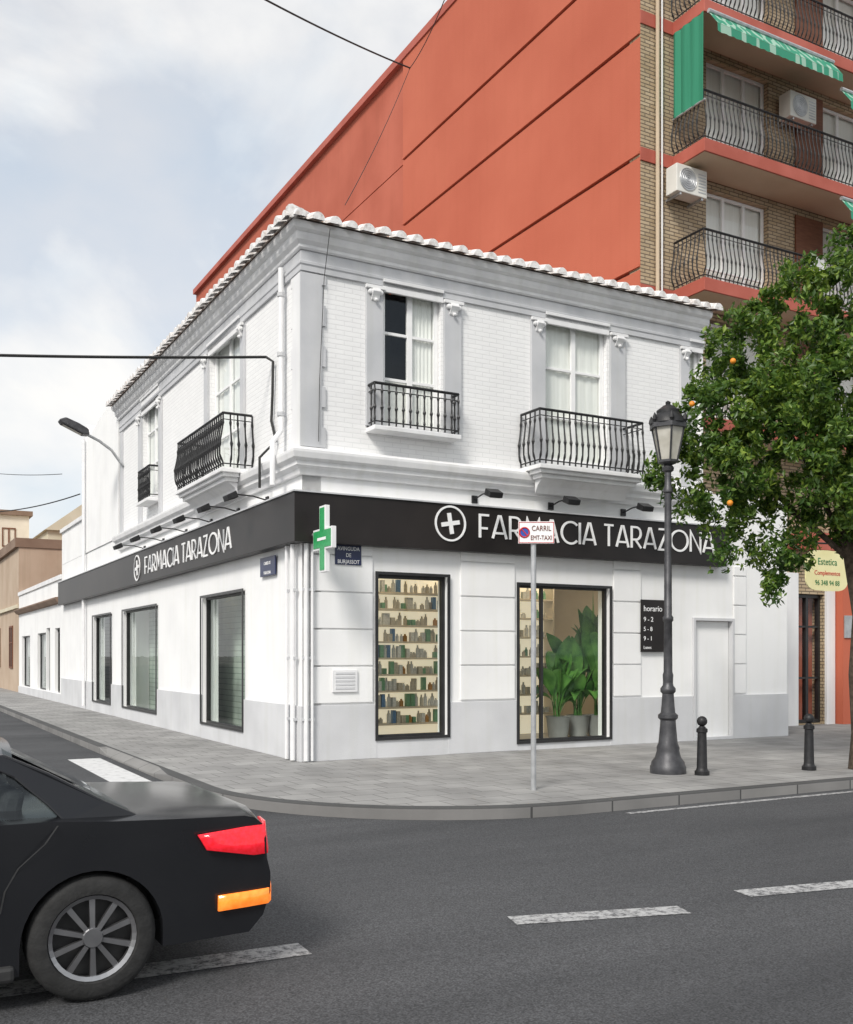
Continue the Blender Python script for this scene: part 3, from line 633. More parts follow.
for px,w,r in ((306,'nearest the edge',.035),(312,'farther from the edge',.022)):
    a=fR(px,.07); s=thing('wall_pipe','thin white pipe down the lower corner on the avenue face, %s'%w,'pipe',FR(a,.08,0)); build('pipe',MB(FR).tube([(a,.08,.02),(a,.08,zf0-.01)],r,8),'pole',s,smooth=True)
    mb=MB(FR)
    for z in (.6,1.5,2.5): mb.box(a-r-.015,a+r+.015,.036,.09,z,z+.04)
    build('bracket',mb,'grey',s)
def cable(name,pts,r,label,cat='cable'):
    mb=MB(); mb.tube(pts,r,6); return tagp(build(name,mb,'cable',None,pts[0],smooth=True),label,cat)
def sag(p,q,s,n=16): return [(p[0]+(q[0]-p[0])*i/n,p[1]+(q[1]-p[1])*i/n,p[2]+(q[2]-p[2])*i/n-s*4*(i/n)*(1-i/n)) for i in range(n+1)]
e1=(-.12,fL(266,.12),zL(266,357,.12))
cable('overhead_cable',sag(P(-250,347,13.0),e1,.05),.022,'thick black cable crossing above the side street to the wall')
aa=e1[1]; cable('wall_cable',[(-.12,aa,e1[2]),(-.06,aa-.15,e1[2]-.1),(-.05,aa-.1,e1[2]-.6),(-.05,aa-.05,e1[2]-1.0),(-.05,aa-.25,e1[2]-1.35),(-.26,aa-.1,e1[2]-1.6),(-.26,aa-.1,4.15)],.022,'black cable looping down the side street wall near the corner')
cable('overhead_wire',sag(P(240,-14,14),P(410,68,19),.05),.014,'dark wire crossing the sky at the top left of the orange wall')
cable('overhead_wire',sag(P(452,-20,15),P(410,68,19),.12),.008,'thin wire dropping from the top edge to the wire junction')
cable('overhead_wire',sag(P(410,68,19),P(345,205,15.5),.1),.006,'thin wire hanging from the junction down to the roof corner')
cable('facade_wire',[(fR(322),-.3,7.75),(fR(322),-.08,7.1),(fR(318),-.06,5.6),(fR(317),-.06,4.7)],.005,'thin dark wire running down the avenue face beside the corner')
cable('overhead_wire',sag(P(-30,512,40),P(80,494,34),.2),.02,'thin wire over the low houses, the lower of two far down the side street')
cable('overhead_wire',sag(P(-30,470,40),P(62,474,34),.1),.012,'faint thin wire in the sky above the tan building')
v0=fL(122,.05); z0=zL(122,456,.05)
s=thing('wall_street_light','grey street light on a curved arm fixed to the side street wall','street light',(-.05,v0,z0))
build('arm',MB(FL).tube([(v0,.0,z0-.25),(v0,.10,z0-.15),(v0,.3,z0+.12),(v0,.6,z0+.32),(v0,.92,z0+.46)],.035,8),'steel',s,smooth=True)
mb=MB(FL); mb.prism([(.85,z0+.42),(1.0,z0+.42),(1.5,z0+.64),(1.56,z0+.72),(1.40,z0+.79),(1.1,z0+.68),(.87,z0+.56)],v0-.16,v0+.16); h=build('lamp_head',mb,'lampiron',s,bevel=.03)
build('lens',MB(FL).quad((v0-.1,1.03,z0+.425),(v0+.1,1.03,z0+.425),(v0+.1,1.46,z0+.614),(v0-.1,1.46,z0+.614)),'frost',h)
# ================= SIDE STREET NEIGHBOURS =================
v15=fL(84); zA=zL(112,402)
s=thing('white_rear_house','plain white two-storey house wall adjoining the corner building on the side street','building',(0,VE,0))
zB=zL(84,440)
build('wall',MB().prism([(VE+.16,4.56),(v15,4.56),(v15,zB),(v15-.5,zB+.35),(v15-1.2,zA-.3),(VE+1.5,zA-.02),(VE+.16,zA+.1)],-.03,7,lambda a,q:(a,q[0],q[1])),'white',s)
build('drainpipe',MB(FL).tube([(v15-.5,.1,zB-.1),(v15-.5,.1,.1)],.05,8),'pole',s)
v20=VB; s=thing('white_middle_house','narrow white house with a plain parapet beyond the rear wall','building',(0,v15,0))
build('wall',MB().box(.0,7,v15+.02,v20,4.56,5.6),'white',s); build('parapet',MB().box(-.06,7.1,v15+.02,v20+.05,5.605,5.72),'corn',s)
v30=fL(19); ls=thing('low_white_house','single-storey white house with grey cornice and narrow openings down the side street','building',(0,v20,0))
lo=[]
for p0,p1,yt in ((60,55,628),(50,46.5,628),(46,37.5,633),(30,22,636)):
    a,b=fL(p0),fL(p1)
    if a>v20: lo.append((a,b,.3,zL((p0+p1)/2,yt)))
build('wall',wall(FL,v20+.02,v30,0,4.1,lo),'white',ls)
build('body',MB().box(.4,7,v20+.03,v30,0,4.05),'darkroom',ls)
build('cornice',MB().prism([(0,3.3),(.12,3.33),(.2,3.45),(.2,3.5),(0,3.52)],v20+.1,v30,lambda a,q:FL(a,q[0]+.002,q[1])),'brownw',ls)
build('parapet',MB(FL).box(v20+.02,v30,-.25,.05,4.103,4.25),'corn',ls)
for o in lo: window(FL,o,ls,'bframe','shopglass',1,(),.05,.1,None)
build('plinth',MB(FL).box(v20+.02,v30,.003,.03,0,.28),'dado',ls)
s=thing('tan_building','tan building with a brown cornice at the far left of the side street','building',(0,v30,0))
build('wall',MB().box(0,9,v30+.05,v30+22,0,6.2),'tan',s); build('cornice',MB().box(-.15,9.1,v30+.0,v30+22.1,6.205,6.6),'brownw',s)
for k in range(4):
    f0=v30+2+k*5; fr=build('window',frame(FL,f0,f0+1.2,1,2.9,.003,.05,.08,2,(.6,)),'brown',s); build('pane',MB(FL).quad((f0,.02,1),(f0+1.2,.02,1),(f0+1.2,.02,2.9),(f0,.02,2.9)),'darkroom',fr)
build('string_course',MB(FL).box(v30+.1,v30+21,.003,.1,3.6,3.75),'cream',s)
def farhouse(px0,px1,yt,Y,wm,label,gable=False):
    a=P(px0,yt,Y); b=P(px1,yt,Y); s=thing('distant_house',label,'building',(a[0],a[1],0))
    u0,u1=min(a[0],b[0]),max(a[0],b[0]); v=a[1]
    build('wall',MB().box(u0,u1,v,v+8,0,a[2]),wm,s)
    if gable: build('roof',MB().add([(u0-.2,v-.2,a[2]),(u0-.2,v+8,a[2]),(u1+.2,v-.2,a[2]+2.2),(u1+.2,v+8,a[2]+2.2),(u1+.2,v-.2,a[2]),(u1+.2,v+8,a[2])],[(0,1,3,2),(0,2,4),(1,5,3),(2,3,5,4),(0,4,5,1)]),'cream',s)
    else: build('roof',MB().box(u0-.2,u1+.2,v-.2,v+8.2,a[2]+.005,a[2]+.3),'brownw',s)
    for k in range(2):
        c=u0+(u1-u0)*(.3+.4*k); build('window',frame(lambda a_,d_,z_:(a_,v-d_,z_),c-.4,c+.4,a[2]-2,a[2]-.8,.005,.05,.07,2),'brown',s)
farhouse(-40,34,512,62,'plaster','pale distant house with a flat brown roof edge behind the tan building')
farhouse(48,96,530,58,'cream','cream distant house with a sloping roof line above the low white house',True)
# ================= TALL BUILDING =================
UE=26.; VBk=34
T=thing('apartment_building','tall apartment block with a red orange side wall and yellow brick front with balconies','building',(U0,VF,0))
zl=[0]+[zat(U0,VF,y) for y in (268,155,35,-60)]+[18.95]; vstep=hitU(403,U0)
mb=MB(); mb2=MB(); mg=MB()
for i in range(len(zl)-1):
    mb.box(U0,UE,VF+.35,vstep,zl[i]+.03,zl[i+1]-.03); mb.box(U0,U0+.2,VF+.003,VF+.349,zl[i]+.03,zl[i+1]-.03); mb2.box(U0+.12,UE,vstep+.005,VBk,zl[i]+.02,zl[i+1]-.02)
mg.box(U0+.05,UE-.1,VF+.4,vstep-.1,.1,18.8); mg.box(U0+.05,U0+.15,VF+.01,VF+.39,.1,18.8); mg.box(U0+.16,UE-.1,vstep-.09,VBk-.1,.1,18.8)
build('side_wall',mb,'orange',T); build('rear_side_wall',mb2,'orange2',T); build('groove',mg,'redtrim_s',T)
build('parapet',MB().box(U0-.04,UE,VF-.02,VBk,18.925,19.15),'redtrim',T)
mb=MB()
for z in zl[1:-1]: mb.box(U0-.03,U0+.04,VF+.01,vstep,z+.032,z+.08)
build('ledge',mb,'orange',T)
FT=lambda a,d,z:(a,VF-d,z)
def tV(px,d=0): return hitV(px,VF-d)
slabs=[zat(tV(672),VF,y) for y in (296,163,28)]; sp=(slabs[2]-slabs[0])/2; slabs=[slabs[0]-sp]+[slabs[0],slabs[0]+sp,slabs[0]+2*sp,slabs[0]+3*sp]
aD=[(tV(706),tV(768)),(tV(822),tV(880))]
ops=[(a,b,z+.12,z+2.42) for z in slabs for a,b in aD if z+2.42<18.8]
gd=(tV(797),tV(824),0.03,zat(tV(810),VF,594)); ops.append(gd)
build('brick_front',wall(FT,U0+.012,UE,0,18.88,ops,t=.33),'ybrick',T)
build('ground_cladding',MB(FT).box(tV(795)-1.5,gd[0]-.02,.003,.06,0,3.4).box(gd[1]+.02,tV(833),.003,.06,0,3.4),'corn',T)
build('entrance_pier',MB(FT).box(tV(834),tV(847),.003,.25,0,3.9),'orange',T)
build('entrance_band',MB(FT).box(tV(795)-1.5,UE,.003,.30,3.92,4.3),'redtrim',T)
fr=build('entrance_door',frame(FT,gd[0]+.01,gd[1]-.01,.04,gd[3]-.01,-.2,-.1,.07,2,(.35,.75)),'bframe',T); build('pane',MB(FT).quad((gd[0],-.15,.05),(gd[1],-.15,.05),(gd[1],-.15,gd[3]),(gd[0],-.15,gd[3])),'glass',fr)
a0=tV(672)
for i,z in enumerate(slabs):
    if z>18: continue
    sl_=build('balcony',MB(FT).box(a0,UE-.3,.003,.92,z-.16,z+.10),'redtrim',T,bevel=.01)
    build('soffit',MB(FT).quad((a0+.03,.02,z-.163),(UE-.35,.02,z-.163),(UE-.35,.89,z-.163),(a0+.03,.89,z-.163)),'soffit',sl_)
    build('railing',railing(FT,a0+.04,UE-.4,z+.12,z+1.08,.86,.115,.07,.012,rail=.024),'iron',sl_)
    build('floor_band',MB(FT).box(U0-.002,a0-.003,.003,.03,z-.16,z+.10),'redtrim',T)
for k,o in enumerate(ops[:-1]):
    window(FT,o,T,'wframe','glass',3,(.3,),.06,.12,'curtain',.1)
    if o[0]>aD[0][1]: build('shutter',MB(FT).box(o[0]-.9,o[0]-.03,.01,.05,o[2],o[3]),'brown',T)
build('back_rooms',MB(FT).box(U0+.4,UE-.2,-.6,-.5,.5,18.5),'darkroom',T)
a=tV(655); build('drainpipe',MB(FT).tube([(a,.08,3),(a,.08,18.8)],.04,8),'soffit',T); a=tV(660); build('drainpipe',MB(FT).tube([(a,.06,3),(a,.06,18.8)],.02,8),'pole',T)
def acu(a,zb_,d,label):
    s=thing('air_conditioner',label,'air conditioner',FT(a,d,zb_),'air conditioners on the apartment front')
    build('casing',MB(FT).box(a,a+.82,d,d+.32,zb_,zb_+.56),'acwhite',s,bevel=.015)
    mb=MB(FT)
    for k in range(1,6): mb.tube([(a+.3+.045*k*math.cos(q*PI/12),d+.33,zb_+.28+.045*k*math.sin(q*PI/12)) for q in range(24)],.006,4,closed=True)
    build('fan_grille',mb,'steel',s); build('fan',MB(FT).lathe([(.22,0),(.22,.004),(.01,.006)],(a+.3,d+.321,zb_+.28),20,axis='d'),'steel',s)
    mb=MB(FT)
    for k in range(7): mb.box(a+.58,a+.78,d+.3205,d+.326,zb_+.08+.06*k,zb_+.10+.06*k)
    build('louvre',mb,'steel',s)
    if d<.2:
        for q in (.1,.68): build('bracket',MB(FT).box(a+q,a+q+.04,.003,d+.3,zb_-.05,zb_-.002),'steel',s)
acu(tV(672,.3),zat(tV(680),VF,204),.12,'white air conditioner on the brick wall below the second balcony')
acu(tV(786,.3),zat(tV(800),VF,133),.1,'white air conditioner beside the middle balcony doors')
s=thing('awning','green fabric screen hanging at the left end of the upper balcony','awning',FT(a0,.5,slabs[3]-2))
n=14; z1=slabs[3]-.18; z0=z1-1.75; vs=[]
for i in range(n+1):
    d=.08+.86*i/n; vs+=[(a0-.03-.02*math.sin(i*1.5),d,z1),(a0-.03-.03*math.sin(i*1.5),d,z0)]
build('fabric',MB(FT).add(vs,[(2*i,2*i+1,2*i+3,2*i+2) for i in range(n)]),'green',s,smooth=True); build('rod',MB(FT).tube([(a0-.03,.05,z0),(a0-.03,.97,z0)],.02,6),'steel',s)
def awn(a0_,a1_,z,label):
    s=thing('awning',label,'awning',FT(a0_,.9,z))
    build('fabric',MB(FT).quad((a0_,.98,z),(a1_,.98,z),(a1_,1.22,z-.34),(a0_,1.22,z-.34)),'greenstripe',s)
    mb=MB(FT); n=60; vs=[]
    for i in range(n+1):
        a=a0_+(a1_-a0_)*i/n; vs+=[(a,1.22,z-.345),(a,1.23,z-.50-.02*abs(math.sin(i*.9)))]
    build('valance',mb.add(vs,[(2*i,2*i+1,2*i+3,2*i+2) for i in range(n)]),'greenstripe',s)
    build('roller',MB(FT).tube([(a0_,.98,z+.03),(a1_,.98,z+.03)],.045,8),'steel',s)
awn(a0+.05,tV(838,1.1),slabs[3]-.2,'striped green awning rolled out below the top balcony')
awn(tV(846,1.1),tV(846,1.1)+2.5,slabs[3]-.7,'striped green awning at the right edge of the upper balcony')
awn(tV(846,1.1),tV(846,1.1)+2.5,slabs[2]-.3,'striped green awning at the right edge of the middle balcony')
s=thing('satellite_dish','white satellite dish on the lowest visible balcony','satellite dish',FT(tV(818,.9),.95,slabs[1]+.5))
a=tV(816,1); z=slabs[1]+.75; build('dish',MB(FT).lathe([(.02,0),(.15,.02),(.27,.08),(.28,.085),(.15,.035),(.02,.012)],(a,1.0,z),20,axis='d'),'dish',s,smooth=True); build('arm',MB(FT).tube([(a,.9,z-.5),(a,.95,z),(a,1.25,z-.1)],.012,6),'steel',s)
# hanging sign at right, carried by a bracket from the annex wall
vs_=-.25; ha,hb=hitV(806,vs_),hitV(848,vs_); zlo,zhi=zat(ha,vs_,588),zat(ha,vs_,551)
s=thing('hanging_shop_sign','cream hanging sign with curved edges and coloured lettering under the tree at right','shop sign',((ha+hb)/2,vs_,zlo))
FS=lambda a,d,z:(ha+a,vs_-d,z); wd=hb-ha; hh=zhi-zlo; pts=[]
for i in range(33):
    q=2*PI*i/32; c_,s_=math.cos(q),math.sin(q); pts.append((wd/2+wd/2*math.copysign(abs(c_)**.35,c_),zlo+hh/2+hh/2*math.copysign(abs(s_)**.45,s_)*(1+.12*(1-abs(c_)))))
pts=pts[:-1]
build('panel',MB(FS).add([(x,-.03,z) for x,z in pts]+[(x,0,z) for x,z in pts],[tuple(range(32)),tuple(range(32,64))]+[(i,(i+1)%32,32+(i+1)%32,32+i) for i in range(32)]),'ysign',s)
for t,zf,sz,mt in (('Estetica',.66,.19,'dgreen'),('Complementos',.38,.125,'red'),('96 348 94 88',.10,.14,'dgreen')): text('lettering',t,sz,FS,wd/2,.004,zlo+hh*zf,mt,s,False,'CENTER',.95)
build('bracket',MB().tube([(UA+.002,.15,zhi+.2),(hb,vs_+.01,zhi+.2)],.02,6),'iron',s)
for q in (.2,.8): build('hanger',MB(FS).tube([(wd*q,-.015,zhi-.02),(wd*q,-.015,zhi+.2)],.01,6),'iron',s)
tagp(build('wall_plaque',MB(FT).box(tV(834.5),tV(843),.255,.28,zat(tV(838),VF,638),zat(tV(838),VF,616)),'steel',None,FT(tV(834),.25,1.6)),'grey metal plaque on the orange entrance pier','plaque')
# ================= STREET FURNITURE =================
def lamp():
    b=G(668,773); s=thing('street_lamp','tall grey cast iron street lamp with a lantern in front of the shop','street lamp',b)
    x,y=b[0],b[1]
    build('base',MB().lathe([(.235,0),(.235,.09),(.22,.11),(.215,.15),(.17,.21),(.145,.30),(.15,.34),(.125,.40),(.105,.62),(.10,.70),(.13,.73),(.13,.77),(.095,.80),(.085,.9),(.075,1.05),(.10,1.08),(.10,1.12),(.07,1.16),(.065,1.2)],(x,y,0),24),'lampiron',s,smooth=True)
    build('pole',MB().lathe([(.065,1.2),(.07,1.3),(.058,1.34),(.054,2.0),(.07,2.02),(.07,2.06),(.052,2.09),(.045,3.7),(.065,3.72),(.065,3.76),(.045,3.8),(.042,3.98),(.07,4.0),(.08,4.04),(.05,4.08),(.06,4.12)],(x,y,0),20),'lampiron',s,smooth=True)
    build('lantern_glass',MB().lathe([(.12,4.14),(.21,4.56)],(x,y,0),6),'frost',s)
    fr=MB()
    for j in range(6):
        q=2*PI*j/6; fr.tube([(x+.125*math.cos(q),y+.125*math.sin(q),4.12),(x+.217*math.cos(q),y+.217*math.sin(q),4.57)],.013,5)
    fr.lathe([(.06,4.08),(.14,4.11),(.14,4.14),(.06,4.14)],(x,y,0),6); fr.lathe([(.18,4.56),(.25,4.56),(.25,4.62),(.18,4.62)],(x,y,0),6)
    build('lantern_frame',fr,'lampiron',s)
    build('cap',MB().lathe([(.235,4.621),(.225,4.67),(.18,4.73),(.15,4.76),(.15,4.80),(.12,4.82),(.07,4.86),(.03,4.88),(.035,4.91),(.01,4.93)],(x,y,0),18),'iron',s,smooth=True)
    for j in range(6):
        q=2*PI*j/6; build('finial',MB().lathe([(.016,4.62),(.034,4.66),(.028,4.70),(.006,4.75)],(x+.23*math.cos(q),y+.23*math.sin(q),0),6),'iron',s)
lamp()
def bollard(b,label):
    s=thing('bollard',label,'bollard',b,'bollards along the kerb'); x,y=b[0],b[1]
    build('post',MB().lathe([(.095,0),(.095,.05),(.075,.07),(.068,.1),(.058,.55),(.072,.56),(.072,.60),(.05,.615),(.038,.635)],(x,y,0),18),'iron',s,smooth=True)
    build('ball_top',MB().lathe([(.03,.63)]+[(.068*math.cos(R(t)),.70+.068*math.sin(R(t))) for t in range(-70,91,20)],(x,y,0),18),'iron',s,smooth=True); return s
b1=bollard(G(702,775),'black ball-topped bollard right beside the street lamp'); copy_thing(b1,G(809,770),'black ball-topped bollard between the lamp and the tree trunk')
b=G(533.5,790); s=thing('traffic_sign','small white bus and taxi lane sign on a thin steel pole at the kerb','traffic sign',b)
def FP(a,d,z):
    X,Yw=CX+b[0]*CA-b[1]*SA,CY+b[0]*SA+b[1]*CA
    return W2L(X+a,Yw-d,z)
Yp=F*H/(790-HY); zt=H+(HY-522)/F*Yp; zb_=H+(HY-544)/F*Yp
build('pole',MB(FP).tube([(0,0,0),(0,0,zt-.02)],.032,10),'steel',s,smooth=True); pn=build('panel',MB(FP).box(-.18,.235,.03,.05,zb_,zt),'letter',s,bevel=.003)
build('border',frame(FP,-.175,.23,zb_+.006,zt-.006,.051,.053,.007),'red',pn)
zc_=(zb_+zt)/2; build('symbol_disc',MB(FP).lathe([(.055,.0515),(.055,.054),(.001,.0541)],(-.11,0,zc_),20,axis='d'),'bluep',pn)
mb=MB(FP); mb.tube([(-.11+.055*math.cos(q*PI/12),.054,zc_+.055*math.sin(q*PI/12)) for q in range(24)],.009,5,closed=True); mb.tube([(-.145,.056,zc_+.04),(-.075,.056,zc_-.04)],.008,5); build('symbol_ring',mb,'red',pn)
text('lettering','CARRIL',.085,FP,.085,.054,zc_+.02,'redtrim_s',pn,False,'CENTER',.8); text('lettering','EMT-TAXI',.075,FP,.085,.054,zc_-.085,'redtrim_s',pn,False,'CENTER',.75)
build('clamp',MB(FP).box(-.045,.045,-.035,.029,zb_+.05,zb_+.08),'steel',s)
# ================= TREE =================
tb=G(858,769); ty=F*H/(769-HY)
s=thing('orange_tree','leafy orange tree with a dark slim trunk on the pavement at the right','tree',tb)
top=P(850,560,ty+.1)
mb=MB(); mb.tube([(tb[0],tb[1],0),(tb[0]+.02,tb[1],.5),(tb[0]-.03,tb[1]+.02,1.3),(tb[0]+.02,tb[1],2.1),top,P(840,470,ty+.1)],[.13,.10,.088,.085,.08,.06],12)
for (x,y,dy) in ((760,380,.4),(700,450,.3),(870,330,.3),(800,340,.2),(900,420,.2),(820,430,.5),(760,500,.3)):
    e_=P(x,y,ty+dy); m_=tuple((top[i]+e_[i])/2+(.15 if i==2 else 0) for i in range(3)); mb.tube([top,m_,e_],[.045,.03,.01],7)
build('trunk',mb,'bark',s,smooth=True)
blobs=[(845,300,58,0),(798,330,58,.1),(750,368,54,0),(712,415,50,.1),(685,458,32,.25),(725,478,50,0),(780,440,76,-.2),(850,420,90,0),(800,380,70,.3),(828,490,60,0),(765,520,44,.1),(782,548,28,0),(890,330,90,.2),(905,450,100,0),(702,386,20,.1),(872,520,44,0),(755,322,26,.1),(838,258,26,0),(650,470,13,.35),(662,482,10,.3),(690,500,22,.2),(705,520,14,.2),(732,548,20,.1),(868,246,34,0),(808,284,26,.1),(733,334,20,.1),(770,588,13,0),(780,572,14,.1),(862,480,50,-.6),(820,440,50,-.8),(850,380,50,-.8),(780,390,40,-.6),(740,430,36,-.5),(680,420,14,.2),(778,300,14,.1)]
LV=[]
for (x,y,r,dy) in blobs:
    c=np.array(P(x,y,ty+dy)); rm=r/F*ty; nc=max(4,int(rm*rm*54))
    for _ in range(nc):
        d=rng.normal(size=3); d/=np.linalg.norm(d); cc=c+d*rm*rng.uniform(.4,1.05); cr=rng.uniform(.08,.22); nl=int(rng.uniform(45,95))
        q=rng.normal(size=(nl,3)); q*= (cr*rng.uniform(.3,1.05,size=(nl,1)))/np.linalg.norm(q,axis=1,keepdims=True)
        LV.append(np.hstack([cc+q,np.tile(d,(nl,1))]))
LV=np.vstack(LV); n=len(LV); c=LV[:,:3]; od=LV[:,3:]
t=rng.normal(size=(n,3))+od*.5; t[:,2]-=.35; t/=np.linalg.norm(t,axis=1,keepdims=True)
w=np.cross(t,rng.normal(size=(n,3))); w/=np.linalg.norm(w,axis=1,keepdims=True); nn=np.cross(t,w)
ln=rng.uniform(.036,.062,size=(n,1)); wd_=ln*.45
V=np.stack([c-t*ln,c+w*wd_+nn*.006,c+t*ln,c-w*wd_+nn*.006],1).reshape(-1,3)
base=np.array(BASE[s.name]); V=V-base
me=bpy.data.meshes.new('crown'); me.from_pydata(V.tolist(),[],[(4*i,4*i+1,4*i+2,4*i+3) for i in range(n)]); me.materials.append(M['leaf'])
cr=bpy.data.objects.new('crown',me); COL.objects.link(cr); cr.parent=s
for (x,y,dd) in ((730,503,-.75),(733,361,-.45),(692,404,-.35)):
    pp=P(x,y,ty+dd); build('orange_fruit',MB().lathe([(.040*math.cos(R(q)),.040*math.sin(R(q))) for q in range(-90,91,20)],pp,12),'fruit',s,smooth=True)
# ================= CAR =================
VN=-8.75; WD=1.74; vcar=VN+WD/2
ur=hitV(272,VN); Zr=-.12
def CF(x,y,z): return (ur-x,vcar+y,z+Zr)
car=thing('car','low dark saloon car with lit tail lights driving along the road at the lower left','car',CF(2.05,0,0))
def cpart(name,mb,mat,par=None,**k): return build(name,mb,mat,par or car,**k)
xr,xf,wr=.90,3.42,.335
prof=[(.10,.22),(.02,.30),(-.02,.42),(-.02,.52),(.0,.60),(.0,.70),(.02,.78),(.06,.815),(.12,.83),(.45,.845),(.8,.86),(1.1,.88),(2.0,.885),(2.95,.875),(3.5,.80),(3.85,.71),(4.1,.62),(4.2,.5),(4.2,.35),(4.1,.22),(xf+wr,.22)]
prof+=[(xf+wr*math.cos(R(t)),.30+wr*math.sin(R(t))) for t in range(0,181,10)]
prof+=[(xf-wr,.17),(xr+wr,.17)]+[(xr+wr*math.cos(R(t)),.30+wr*math.sin(R(t))) for t in range(0,181,10)]+[(xr-wr,.22)]
n=len(prof)
def ybody(x,z,y=.87): return y*(1-.085*max(0,(abs(x-2.1)-1.35)/.75)**2)*(1-.055*max(0,(z-.55)/.33)**1.5)*(1-.03*max(0,(.42-z)/.25))
ys=[(-.60,.03,.020),(-.78,.02,.012),(-.845,.008,.004),(-.87,0,0),(.87,0,0),(.845,.008,.004),(.78,.02,.012),(.60,.03,.020)]
vs=[]
for yy,ins,up in ys:
    for x,z in prof:
        xo=-.10*(1-abs(yy)/.87) if x<.2 else (.10*(1-abs(yy)/.87) if x>3.9 else 0)
        vs.append((x+xo,math.copysign(ybody(x,z,abs(yy)),yy),z+(up*1.5 if z>.8 else 0)))
mb=MB(CF); vs2=[]
for k in [3,2,1,0,7,6,5,4]: vs2+=vs[k*n:(k+1)*n]
fs2=[tuple(range(n)),tuple(range(7*n,8*n))]
for k in range(7): fs2+=[(k*n+i,k*n+(i+1)%n,(k+1)*n+(i+1)%n,(k+1)*n+i) for i in range(n)]
body=cpart('body',mb.add(vs2,fs2),'carp',smooth=True)
def S(x,z,sd,off=0): return (x,sd*((.80-(z-.87)*.52-.05*max(0,(1.3-x)/.6)**2)+off),z)
def side_solid(mb,poly,sd,t=.045,off=0):
    n=len(poly); mb.add([S(x,z,sd,off) for x,z in poly]+[S(x,z,sd,off-t) for x,z in poly],[tuple(range(n)),tuple(range(n,2*n))]+[(i,(i+1)%n,n+(i+1)%n,n+i) for i in range(n)])
mb=MB(CF)
for sd in (-1,1):
    side_solid(mb,[(.62,.85),(1.02,.86),(1.10,.95),(1.24,1.08),(1.40,1.165),(1.28,1.195),(1.08,1.10),(.82,.95)],sd); side_solid(mb,[(1.80,.86),(1.87,.86),(1.88,1.19),(1.82,1.19)],sd)
    side_solid(mb,[(2.98,.855),(3.12,.855),(2.46,1.215),(2.36,1.19)],sd); side_solid(mb,[(1.28,1.172),(1.42,1.172),(1.7,1.192),(2.46,1.192),(2.38,1.235),(1.9,1.245),(1.5,1.23)],sd,off=.002)
cpart('pillars',mb,'carp',bevel=.012)
mb=MB(CF); vs=[]; nx,ny=14,12
for i in range(nx+1):
    x=1.24+(2.44-1.24)*i/nx
    for j in range(ny+1):
        yy=-1+2*j/ny; z=1.232+.045*(1-abs(yy)**2.6)-.045*((i/nx-.55)*2)**2; vs.append((x-.03*(1-yy*yy)*(i==0),yy*.615,z))
k=ny+1; cpart('roof',mb.add(vs,[(i*k+j,i*k+j+1,(i+1)*k+j+1,(i+1)*k+j) for i in range(nx) for j in range(ny)]),'carp',smooth=True)
for sd in (-1,1):
    for poly in ([(1.03,.87),(1.79,.87),(1.81,1.185),(1.44,1.17),(1.24,1.08),(1.10,.95)],[(1.88,.87),(2.97,.87),(2.35,1.185),(1.89,1.19)]):
        mb=MB(CF); mb.add([S(x,z,sd,-.02) for x,z in poly],[tuple(range(len(poly)))]); cpart('side_window',mb,'cglass')
cpart('windscreen',MB(CF).add([(3.10,-.78,.875),(3.10,.78,.875),(2.42,.60,1.225),(2.42,-.60,1.225)],[(0,1,2,3)]),'cglass')
cpart('rear_window',MB(CF).add([(.68,-.70,.885),(.68,.70,.885),(1.27,.58,1.21),(1.27,-.58,1.21)],[(0,1,2,3)]),'cglass')
def ystrip(mb,pts,wd_):
    for (x0,z0),(x1,z1) in zip(pts,pts[1:]):
        mb.add([(x0-wd_,-ybody(x0,z0)-.0015,z0),(x0+wd_,-ybody(x0,z0)-.0015,z0),(x1+wd_,-ybody(x1,z1)-.0015,z1),(x1-wd_,-ybody(x1,z1)-.0015,z1)],[(0,1,2,3)])
mb=MB(CF); ystrip(mb,[(1.84,.86),(1.84,.75),(1.84,.62),(1.84,.5),(1.84,.26)],.004); ystrip(mb,[(1.06,.86),(1.12,.78),(1.24,.68),(1.30,.58),(1.32,.48)],.004)
cpart('door_seam',mb,'plastic')
cpart('sill_trim',MB(CF).box(xr+wr+.02,xf-wr-.02,-.872,-.8,.15,.23),'plastic',bevel=.02); cpart('window_trim',MB(CF).box(1.02,2.95,-.812,-.80,.862,.876),'steel')
for x in (1.58,2.7): cpart('door_handle',MB(CF).box(x-.1,x+.1,-.885,-.855,.735,.76),'carp',bevel=.008)
for sd in (1,-1):
    L_=[]; xs=[-.075,-.05,-.005,.08,.20,.34]; yf=[.50,.66,.775,None,None,None]
    for x,y in zip(xs,yf):
        for zz_ in (.62,.68,.73,.775):
            yv=y if y else ybody(x,zz_)+.004
            L_.append((x+(zz_-.62)*.12*(1 if x<.05 else 2.2),-sd*yv,zz_ if x<.06 else (.62+(zz_-.62)*(1-.5*(x-.06)/.28)+.06*(x-.06)/.28)))
    mb=MB(CF).add(L_,[(4*i+j,4*i+j+1,4*i+j+5,4*i+j+4) for i in range(5) for j in range(3)]); t_=cpart('tail_light',mb,'tail',smooth=True)
    sm=t_.modifiers.new('solid','SOLIDIFY'); sm.thickness=.014; sm.offset=0
mb=MB(CF); vs=[]
for x,y in ((-.105,.45),(-.075,.62),(-.035,.74),(.0,None),(.12,None),(.28,None)):
    for zz_ in (.36,.44): vs.append((x,-(y if y else ybody(x,zz_)+.006),zz_))
t_=cpart('rear_reflector',mb.add(vs,[(2*i,2*i+1,2*i+3,2*i+2) for i in range(5)]),'indic',smooth=True); sm=t_.modifiers.new('solid','SOLIDIFY'); sm.thickness=.014; sm.offset=0
